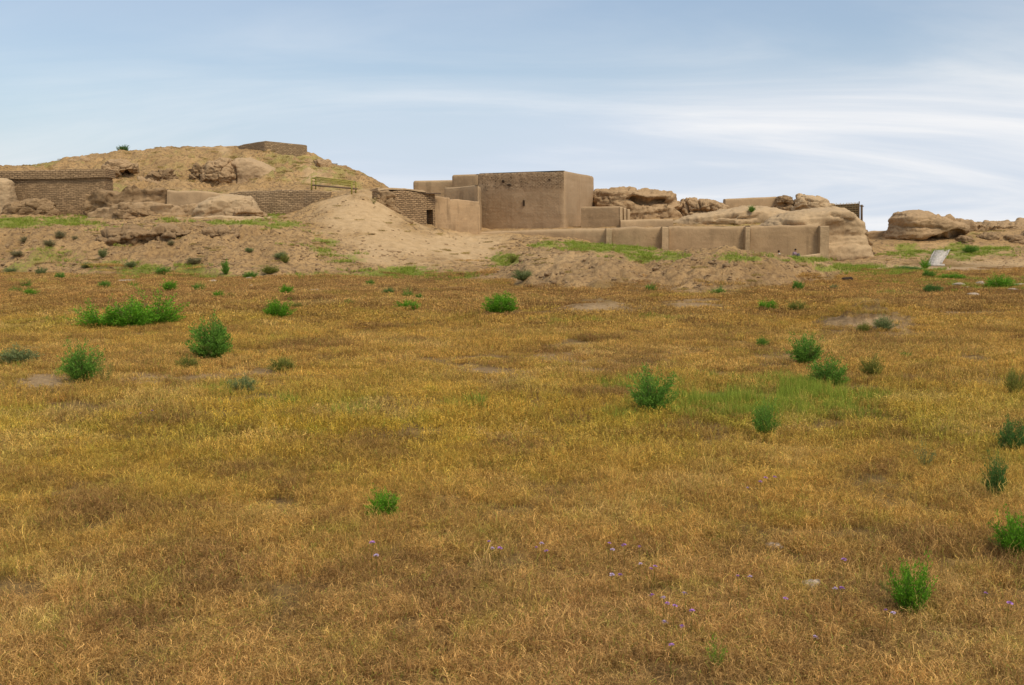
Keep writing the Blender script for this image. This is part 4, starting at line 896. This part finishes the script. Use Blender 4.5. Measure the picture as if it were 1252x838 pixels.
def tint_at(x, y, r):
    px, py = proj(x, y, 0*x)
    n1 = fbm(x*.16, y*.10, 50., 4, .6); n2 = fbm(x*.6, y*.4, 60., 4, .6)
    gold = np.array([.53,.328,.085]); brown = np.array([.49,.300,.108]); yell = np.array([.50,.345,.048]); straw = np.array([.60,.42,.15]); tan = np.array([.50,.285,.098])
    yz = np.exp(-((py-525)/60.)**2)*.95+.35*np.exp(-((py-400)/25.)**2)+.25*sm(-.05,.4,n1)
    bz = sm(600,760,py)*.75+.6*np.exp(-((py-350)/22.)**2)*(1-sm(700,1000,px)*.5)+.3*sm(0,.4,-n1)
    c = gold[None]*np.ones((len(x),1)); f = (sm(28,60,y)*.65)[:,None]; c = c*(1-f)+tan*f; f = np.clip(yz,0,1)[:,None]*(.6+.4*sm(-.3,.3,n2))[:,None]; c = c*(1-f)+yell*f
    f = np.clip(bz,0,1)[:,None]; c = c*(1-f)+brown*f; f = (sm(.15,.5,n2)*.5)[:,None]; c = c*(1-f)+straw*f
    n3 = fbm(x*1.1, y*.8, 90., 3, .6); n4 = fbm(x*.45, y*.28, 95., 4, .65); u = r.random(len(x))
    grn_ = np.array([.36,.34,.045]); drk = np.array([.27,.155,.06])
    f = np.clip(.02+.75*sm(.15,.5,n4)*np.clip(yz-.15,0,1)+.35*(u < .08), 0, .6)[:,None]; c = c*(1-f)+grn_*f
    f = np.clip(.8*sm(.15,.5,-n3)+.5*(u > .88), 0, .75)[:,None]; c = c*(1-f)+drk*f
    f = (.6*sm(.2,.5,n3))[:,None]; c = c*(1-f)+straw*f
    return c*r.uniform(.78,1.2,(len(x),1))
P_dry = []; P_grn = []
for D0, D1, dens, ch, sc0 in ((4.6,15,13.,'a',1.),(13.5,38,3.8,'b',1.),(34,90,1.15,'c',1.)):
    x, y, r = scatter(D0, D1, dens, int(D0*10)); px, py = proj(x, y, 0*x)
    fld_ = sample_mask(field, x, y); pl = sample_mask(pale, x, y); gnr = sample_mask(green, x, y)
    keep = ((fld_ > .6)|((y > 45)&(Hz(x,y) < .8)&(fbm(x*.22,y*.22,130.,4,.6) > .12+.3*Hz(x,y))))&(r.random(len(x)) > pl*1.15)&(r.random(len(x)) > .55*sm(.1,.45,fbm(x*.9,y*.7,70.,4,.6))*sm(14,22,y)*(1-sm(22,40,y)*.6))&(r.random(len(x)) > gnr*.35)
    x, y, pl, gnr = x[keep], y[keep], pl[keep], gnr[keep]; n = len(x); s_, c_ = IDX[ch]
    hs = r.uniform(.7,1.25,n)*(1-.6*np.clip(pl,0,1))*(1+.35*fbm(x*.5,y*.5,75.,3))
    sc = np.stack([np.ones(n), np.ones(n), hs*(.85 if ch == 'a' else .9)], -1)*sc0
    P_dry.append((np.stack([x,y,Hz(x,y)-.01],-1), sc, s_+r.integers(0,c_,n), tint_at(x,y,r)))
    g = (r.random(n) < gnr*1.1)&(gnr > .12); xs, ys = x[g], y[g]; m_ = g.sum()
    if ch != 'c':
        s_, c_ = IDX['d']; xs = xs+r.normal(0,.2,m_); sc = np.stack([np.ones(m_)*.8]*2+[r.uniform(.5,1.15,m_)], -1)
        P_grn.append((np.stack([xs,ys,Hz(xs,ys)-.01],-1), sc, s_+r.integers(0,c_,m_), np.array([.24,.26,.05])[None]*np.ones((m_,3))))
    if ch == 'a':
        x, y, r = scatter(4.6, 22, 3.0, 99); n = len(x); s_, c_ = IDX['f']; keep = sample_mask(pale,x,y) < .3; x, y = x[keep], y[keep]; n = len(x)
        P_dry.append((np.stack([x,y,Hz(x,y)-.01],-1), np.stack([np.ones(n)]*2+[r.uniform(.6,1.1,n)],-1), s_+r.integers(0,c_,n), tint_at(x,y,r)*1.1))
x, y, r = scatter(15.5, 24, 5.0, 777); gnr = sample_mask(green, x, y); px_ = proj(x,y,0*x)[0]; keep = (gnr > .35)&(px_ > 780)&(px_ < 1110)&(r.random(len(x)) < .75*np.clip(gnr,0,1.3)**1.4*sm(-.12,.25,fbm(x*.9,y*.6,120.,4,.65))); x, y = x[keep], y[keep]; n = len(x); s_, c_ = IDX['d']
P_grn.append((np.stack([x,y,Hz(x,y)-.01],-1), np.stack([np.ones(n)*.5]*2+[r.uniform(.9,1.7,n)],-1), s_+r.integers(0,c_,n), np.array([.30,.36,.04])[None]*r.uniform(.8,1.3,(n,1))))
# green and olive grass on banks and terraces
x, y, r = scatter(50, 141, 1.6, 321); gnr = sample_mask(green, x, y); ol = sample_mask(gm[...,3], x, y)
keep = (r.random(len(x)) < np.maximum(gnr*1.2-.1, 0)+.07*sample_mask(slope,x,y)*(y<92)*(proj(x,y,0*x)[0]<460)*sm(-.1,.4,fbm(x*.5,y*.5,88.,4))); x1, y1 = x[keep], y[keep]; n = len(x1); s_, c_ = IDX['e']
P_grn.append((np.stack([x1,y1,Hz(x1,y1)-.02],-1), np.stack([np.ones(n)*1.3]*2+[r.uniform(.5,1.0,n)],-1), s_+r.integers(0,c_,n), np.array([.24,.28,.05])[None]*np.ones((n,3))))
keep = (r.random(len(x)) < ol*.8-.05)|((r.random(len(x)) < .05)&(sample_mask(slope,x,y) > .6)&(y<100)); x1, y1 = x[keep], y[keep]; n = len(x1); s_, c_ = IDX['c']
P_dry.append((np.stack([x1,y1,Hz(x1,y1)-.02],-1), np.stack([np.ones(n)*.35]*2+[r.uniform(.5,.9,n)],-1), s_+r.integers(0,c_,n), np.array([.36,.27,.09])[None]*r.uniform(.7,1.2,(n,1))))
gn_scatter('dry_grass', P_dry, tufts, 'dry golden brown steppe grass covering the whole field', 'grass')
gn_scatter('green_grass', P_grn, tufts, 'fresh green grass growing in strips on terraces, banks and low field', 'grass')
# soil clods
clods = bpy.data.collections.new('clod_sources')
for k in range(5):
    r = np.random.default_rng(200+k); bpy_v = []
    nu, nv_ = 8, 5; V = []
    for j in range(nv_+1):
        for i in range(nu):
            a, b = 2*math.pi*i/nu, math.pi*j/nv_; V.append((math.cos(a)*math.sin(b), math.sin(a)*math.sin(b), math.cos(b)*.7))
    V = np.array(V); V *= (1+.45*fbm(V[:,0]*1.2+k*5, V[:,1]*1.2, V[:,2]*1.2, 3))[:,None]*.5
    Q = [(j*nu+i, (j+1)*nu+i, (j+1)*nu+(i+1)%nu, j*nu+(i+1)%nu) for j in range(nv_) for i in range(nu)]
    me = np_mesh('clod', V, np.array(Q), M['eroded_dark'], smooth=False); clods.objects.link(bpy.data.objects.new('k%d'%k, me))
x, y, r = scatter(50, 100, 13.0, 555); sl = sample_mask(amp, x, y)*(1-.5*sample_mask(pale,x,y)); dn = sm(-.15,.35,fbm(x*.4,y*.4,81.,4,.6))
keep = (r.random(len(x)) < sl*(.15+.75*dn)*.8)&(sample_mask(green,x,y) < .5); x, y = x[keep], y[keep]; n = len(x)
s = r.gamma(1.5, .065, n)+.05
gn_scatter('soil_clods', [(np.stack([x,y,Hz(x,y)],-1), np.stack([s*r.uniform(.7,1.5,n),s,s*r.uniform(.5,1,n)],-1), r.integers(0,5,n), np.ones((n,3)))], clods, 'loose clods of dry earth strewn over the banks and spoil heaps', 'clods')
# ------------------------------------------------------------ stones
def stone(px, py, w, h, label, mat='stone', D=None):
    p = hit(px, py) if D is None else P(px, py, D); s = p.y/F; k = random.random()*50
    V = []; nu, nv_ = 14, 8
    for j in range(nv_+1):
        for i in range(nu):
            a, b = 2*math.pi*i/nu, math.pi*j/nv_; V.append((math.cos(a)*math.sin(b), math.sin(a)*math.sin(b), math.cos(b)))
    V = np.array(V); V *= (1+.75*fbm(V[:,0]*1.3+k, V[:,1]*1.3, V[:,2]*1.3, 3))[:,None]; V[:,2] = np.minimum(V[:,2], .62+.25*V[:,0]); V *= np.array([w*s/2, w*s*.4, h*s*.6]); V[:,2] += h*s*.30+(.03 if p.y<15 else .06 if p.y < 80 else 0)
    Q = [(j*nu+i, (j+1)*nu+i, (j+1)*nu+(i+1)%nu, j*nu+(i+1)%nu) for j in range(nv_) for i in range(nu)]
    o = bpy.data.objects.new('stone', np_mesh('stone', V, np.array(Q), M[mat])); C.objects.link(o); o.location = p; tag(o, label, 'stone')
for a in [(945,676,20,11,'pale flat stone in the foreground grass, right of centre'),(991,724,22,13,'pale rounded stone nearest the camera in the foreground grass'),
          (1172,351,14,5,'whitish flat stone in the far field at right, beside a green patch'),(1198,351,9,8,'upright grey pink stone in the far field at right'),
          (1190,363,13,5,'small whitish stone nearest of those at far right'),(1182,354,6,3,'tiny white stone just right of the whitish flat one'),(1247,351,16,4,'pale rubble slab at the right edge of the far field'),
          (1238,357,13,4,'crumbled pale rubble at the right edge below the slab'),(260,347,8,5,'small white stone at the foot of the left slope'),(305,343,8,4,'small white stone among green weeds at the foot of the slope'),
          (307,352,4,3,'tiny white pebble below the stone in green weeds'),(386,357,11,3,'pale flat stone in the brown grass below the pale heap'),(153,345,24,2,'long pale flat stone lying at the foot of the left bank'),
          (1036,345,14,7,'dark brown stone lump at the right end of the spoil heap')]: stone(*a, **({'mat':'dark'} if 'dark' in a[4] else {}))
stone(669,338,9,5,'brown earth lump on the left spoil heap',mat='eroded')
mb = MB()
mass('washout_hole', 0+84.0, [(614,330),(616,325),(623,322),(630,324),(630,330),(624,334),(617,333)], .35, M['dark'], 'dark washout hole between pale heap and spoil heap', 'hole', amp=.12, seed=5., na=40, nr=8)  # solid near-black lump, the shade inside the hole painted as its colour
# ------------------------------------------------------------ flowers
FM = m_simple('lilac_petals', (.44,.22,.50), .3, 40, .002); FM2 = m_simple('pale_lilac_petals', (.55,.42,.56), .2, 40, .002)
def flower_mesh(seed, mat):
    r = np.random.default_rng(seed); V = []; n = 26
    for i in range(n):
        a = r.uniform(0,6.28); el = r.uniform(-.1,1.4); d = np.array([math.cos(a)*math.cos(el), math.sin(a)*math.cos(el), math.sin(el)*.6]); sd = np.cross(d,[.1,.3,1]); sd /= np.linalg.norm(sd)
        V += [d*.2, d*.7+sd*.22, d*1.0, d*.7-sd*.22]
    return np_mesh('flower_head', np.array(V)*.019, np.arange(4*n).reshape(-1,4), mat, smooth=False)
FH = [flower_mesh(1, FM), flower_mesh(2, FM2), flower_mesh(3, FM)]
sb = MB(); sb.tube((0,0,0), (.01,0,.12), .0018, n=5); sb.tube((.01,0,.12), (0,0,.22), .0015, n=5); sb.tube((.01,0,.12), (.05,.02,.17), .0012, n=5)
fst = bpy.data.meshes.new('stem'); fst.from_pydata(sb.v, [], sb.f); fst.materials.append(LEAF['olive'])
for i, (px, py) in enumerate([(598,664),(602,673),(611,671),(656,671),(662,666),(668,675),(745,666),(749,674),(763,668),(782,669),(783,691),(796,698),(801,694),(748,704),(758,704),(797,729),(811,733),(816,739),(825,743),(837,727),(846,750),(834,768),(813,762),(821,791),(902,706),(917,707),(930,590),(936,585),(914,597),(947,585),(1032,686),(460,680),(455,664),(960,734),(1021,721),(1029,720),(1083,747),(1092,751),(1205,728),(1234,740),(997,782),(172,506),(186,503)]):
    hgt = random.uniform(.22,.28); p = hit(px, py); k = hgt; D = p.y
    # base point: stem of height hgt whose tip shows at (px,py)
    Ds = np.arange(4, 60, .05); xs, zs = PN(px, py, Ds); kk = np.argmax(Hz(xs, Ds)+hgt >= zs); x_, D = xs[kk], Ds[kk]
    o = empty('wildflower', (x_, D, float(Hz(x_,D))), random.uniform(0,6.28)); tag(o, 'small lilac wildflower on a thin stem in the dry grass', 'flower', 'lilac wildflowers in the dry grass')
    sc = (1.1+.5*random.random())*(1+.04*max(0,D-10)); s_ = hgt/.22
    c = bpy.data.objects.new('stem', fst); C.objects.link(c); c.parent = o; c.scale = (1,1,s_)
    c = bpy.data.objects.new('flower_head', FH[i%3]); C.objects.link(c); c.parent = o; c.location = (0,0,hgt); c.scale = (sc,)*3
# ------------------------------------------------------------ people (two, seen small behind the spoil heap)
SKIN = m_simple('skin', (.35,.19,.12), .1, 30, .002); HAIR = m_simple('black_hair', (.015,.012,.010), .2, 60)
def skin_obj(name, pts, edges, radii, mat, parent, loc=(0,0,0), sub=1):
    me = bpy.data.meshes.new(name); me.from_pydata(pts, edges, []); o = bpy.data.objects.new(name, me); C.objects.link(o); o.parent = parent; o.location = loc
    md = o.modifiers.new('skin', 'SKIN')
    if not me.skin_vertices: me.attributes
    sv = me.skin_vertices[0].data if me.skin_vertices else None
    return o, md, sv
def limb(mb, pts, radii, n=10):
    """continuous tapered tube through points"""
    pts = [Vector(p) for p in pts]; V = []; 
    for i, p in enumerate(pts):
        d = (pts[min(i+1,len(pts)-1)]-pts[max(i-1,0)]).normalized(); q = d.to_track_quat('Z','Y').to_matrix(); r = radii[i]; rx, ry = (r if isinstance(r, tuple) else (r, r))
        for k in range(n): a = 2*math.pi*k/n; V.append(p+q@Vector((rx*math.cos(a), ry*math.sin(a), 0)))
    Fs = [(i*n+k, i*n+(k+1)%n, (i+1)*n+(k+1)%n, (i+1)*n+k) for i in range(len(pts)-1) for k in range(n)]+[tuple(range(n-1,-1,-1)), tuple(range((len(pts)-1)*n, len(pts)*n))]
    mb.add(V, Fs)
def ball(mb, c, r, n=14, m=9, zmin=-1):
    V = []; 
    for j in range(m+1):
        b = math.pi*j/m
        for i in range(n): a = 2*math.pi*i/n; V.append((c[0]+r[0]*math.cos(a)*math.sin(b), c[1]+r[1]*math.sin(a)*math.sin(b), c[2]+r[2]*max(math.cos(b), zmin)))
    mb.add(V, [(j*n+i, (j+1)*n+i, (j+1)*n+(i+1)%n, j*n+(i+1)%n) for j in range(m) for i in range(n)])
def person(px, py_head, D, rz, shirt, trousers, label):
    x_, z_ = PN(px, py_head, D); ground = float(Hz(x_, D)); o = empty('person', (x_, D, z_-.78), rz); tag(o, label, 'person')
    b = MB()   # body sitting on the ground, knees drawn up, facing +x
    limb(b, [(0,0,.08),(0,0,.2),(.04,0,.38),(.08,0,.52),(.10,0,.58),(.11,0,.64),(.125,0,.70)], [(.13,.17),(.12,.15),(.12,.17),(.11,.19),(.06,.09),.05,.05], 14)
    ball(b, (.14,0,.755), (.095,.075,.115)); ball(b, (.235,0,.74), (.02,.015,.025), 8, 5)
    for s in (-1,1):
        ball(b, (.13,.077*s,.75), (.018,.012,.03), 8, 5)
        limb(b, [(.08,.17*s,.53),(.13,.21*s,.42),(.20,.22*s,.30),(.32,.18*s,.34),(.42,.12*s,.38)], [.05,.048,.04,.036,.028])
        for f in range(4): limb(b, [(.42,(.10+.014*f)*s,.38),(.47,(.095+.016*f)*s,.375),(.49,(.095+.016*f)*s,.35)], [.010,.009,.007], 6)
        limb(b, [(.42,.10*s,.385),(.45,.075*s,.40)], [.011,.008], 6)
        limb(b, [(.02,.09*s,.10),(.24,.12*s,.26),(.42,.13*s,.40),(.44,.13*s,.22),(.45,.13*s,.05),(.55,.13*s,.03)], [.09,.08,.065,.055,.042,.035])
    bo = b.build('body', SKIN, o)
    rm = bo.modifiers.new('remesh', 'REMESH'); rm.mode = 'VOXEL'; rm.voxel_size = .014; rm.use_smooth_shade = True
    c = MB(); limb(c, [(0,0,.06),(0,0,.2),(.04,0,.38),(.08,0,.52),(.10,0,.60)], [(.155,.195),(.145,.175),(.145,.195),(.135,.215),(.07,.10)], 16)
    for s in (-1,1): limb(c, [(.08,.15*s,.54),(.13,.22*s,.42),(.17,.235*s,.34)], [.07,.066,.06])
    c.build('shirt', shirt, o)
    c = MB()
    for s in (-1,1): limb(c, [(.0,.09*s,.10),(.24,.12*s,.27),(.43,.13*s,.42),(.455,.13*s,.22),(.46,.13*s,.08)], [.11,.10,.08,.07,.06])
    c.build('trousers', trousers, o)
    c = MB(); ball(c, (.125,0,.785), (.10,.088,.115), zmin=-.35); c.build('hair', HAIR, o)
    return o
person(953.5, 307.8, 97.5, 2.2, m_simple('white_cloth', (.72,.78,.72), .05, 20, .003), m_simple('dark_cloth', (.06,.06,.07)), 'person in a white shirt sitting hunched at the foot of the wall')
person(971.0, 305.8, 100.0, -.6, m_simple('mauve_cloth', (.30,.20,.22), .1, 20, .003), m_simple('grey_cloth', (.12,.11,.12)), 'dark haired person in mauve clothing sitting behind the pale ledge')
# ------------------------------------------------------------ sky and light
SUN_EL, SUN_AZ = math.radians(50), math.radians(138)   # azimuth clockwise from +Y
w = bpy.data.worlds.new('World'); S.world = w; w.use_nodes = True; nt = w.node_tree; nt.nodes.clear()
def N(ty, **k):
    n = nt.nodes.new(ty)
    for a, v in k.items(): setattr(n, a, v)
    return n
def mth(op, a, b=0.0, c=0.0):
    n = N('ShaderNodeMath', operation=op)
    for i, v in enumerate((a,b,c)):
        if isinstance(v, bpy.types.NodeSocket): nt.links.new(v, n.inputs[i])
        else: n.inputs[i].default_value = v
    return n.outputs[0]
sky = N('ShaderNodeTexSky', sky_type='NISHITA', sun_disc=False, sun_elevation=SUN_EL, sun_rotation=SUN_AZ, air_density=1.0, dust_density=1.2, ozone_density=1.6)
bg1 = N('ShaderNodeBackground'); nt.links.new(sky.outputs[0], bg1.inputs[0]); bg1.inputs[1].default_value = .125
tc = N('ShaderNodeTexCoord'); sp = N('ShaderNodeSeparateXYZ'); nt.links.new(tc.outputs['Generated'], sp.inputs[0])
dz = mth('ADD', mth('MAXIMUM', sp.outputs[2], 0.0), .26); cb = N('ShaderNodeCombineXYZ')
nt.links.new(mth('DIVIDE', sp.outputs[0], dz), cb.inputs[0]); nt.links.new(mth('DIVIDE', sp.outputs[1], dz), cb.inputs[1])
def cn(sc, mul, det, rgh, dist, off=(0,0,0), rz=0):
    mp = N('ShaderNodeMapping'); mp.inputs['Scale'].default_value = mul; mp.inputs['Location'].default_value = off; mp.inputs['Rotation'].default_value = (0,0,rz); nt.links.new(cb.outputs[0], mp.inputs[0])
    n = N('ShaderNodeTexNoise'); n.inputs['Scale'].default_value = sc; n.inputs['Detail'].default_value = det; n.inputs['Roughness'].default_value = rgh; n.inputs['Distortion'].default_value = dist
    nt.links.new(mp.outputs[0], n.inputs[0]); return n.outputs['Fac']
def rmp(f, a, b, lo=0., hi=1.):
    r = N('ShaderNodeMapRange', interpolation_type='SMOOTHSTEP'); nt.links.new(f, r.inputs[0]); r.inputs[1].default_value = a; r.inputs[2].default_value = b; r.inputs[3].default_value = lo; r.inputs[4].default_value = hi; return r.outputs[0]
def mixc(f, a, b):
    n = N('ShaderNodeMix', data_type='RGBA')
    for v, i in ((f,0),(a,6),(b,7)):
        if isinstance(v, bpy.types.NodeSocket): nt.links.new(v, n.inputs[i])
        elif i == 0: n.inputs[i].default_value = v
        else: n.inputs[i].default_value = (*v,1)
    return n.outputs[2]
n1 = cn(.55, (.6,.85,1), 6, .48, .4, (3.1,.4,0), .12); n2 = cn(1.7, (.38,1.1,1), 7, .58, .7, (1.,7.,0), .1); n3 = cn(.28, (1,1,1), 4, .5, .2, (9,2,0))
low = rmp(sp.outputs[2], .20, .02)          # whiter towards the horizon
cover = mth('ADD', mth('MULTIPLY', n1, 1.0), mth('ADD', mth('MULTIPLY', n2, .22), mth('MULTIPLY', low, .34)))
cov = rmp(cover, .52, .92, .22, .98)
ccol = mixc(rmp(n2, .35, .68), (.62,.69,.79), (.92,.91,.91))
ccol = mixc(rmp(n3, .45,.65,0,.4), ccol, (.56,.67,.82))
bg2 = N('ShaderNodeBackground'); nt.links.new(ccol, bg2.inputs[0]); bg2.inputs[1].default_value = 1.06
ms = N('ShaderNodeMixShader'); nt.links.new(cov, ms.inputs[0]); nt.links.new(bg1.outputs[0], ms.inputs[1]); nt.links.new(bg2.outputs[0], ms.inputs[2])
wo = N('ShaderNodeOutputWorld'); nt.links.new(ms.outputs[0], wo.inputs[0])
ld = bpy.data.lights.new('sun', 'SUN'); ld.energy = 2.2; ld.angle = math.radians(16); ld.color = (1,.90,.72); lo = bpy.data.objects.new('sun', ld); C.objects.link(lo)
sd = Vector((math.sin(SUN_AZ)*math.cos(SUN_EL), math.cos(SUN_AZ)*math.cos(SUN_EL), math.sin(SUN_EL))); lo.rotation_euler = sd.to_track_quat('Z','Y').to_euler()
lo.location = (20,-20,60)
# ------------------------------------------------------------ camera
cd = bpy.data.cameras.new('camera'); cam = bpy.data.objects.new('camera', cd); C.objects.link(cam); S.camera = cam
cd.sensor_width = 36; cd.lens = 36*F/1252; cd.clip_start = .1; cd.clip_end = 10000
cam.location = (0,0,CAMH); cam.rotation_euler = (math.pi/2-TH, 0, 0)
S.view_settings.view_transform = 'Standard'; S.view_settings.look = 'None'; S.view_settings.exposure = 0; S.view_settings.gamma = 1
S.render.engine = 'CYCLES'; S.cycles.max_bounces = 6; S.cycles.diffuse_bounces = 3; S.cycles.use_denoising = True
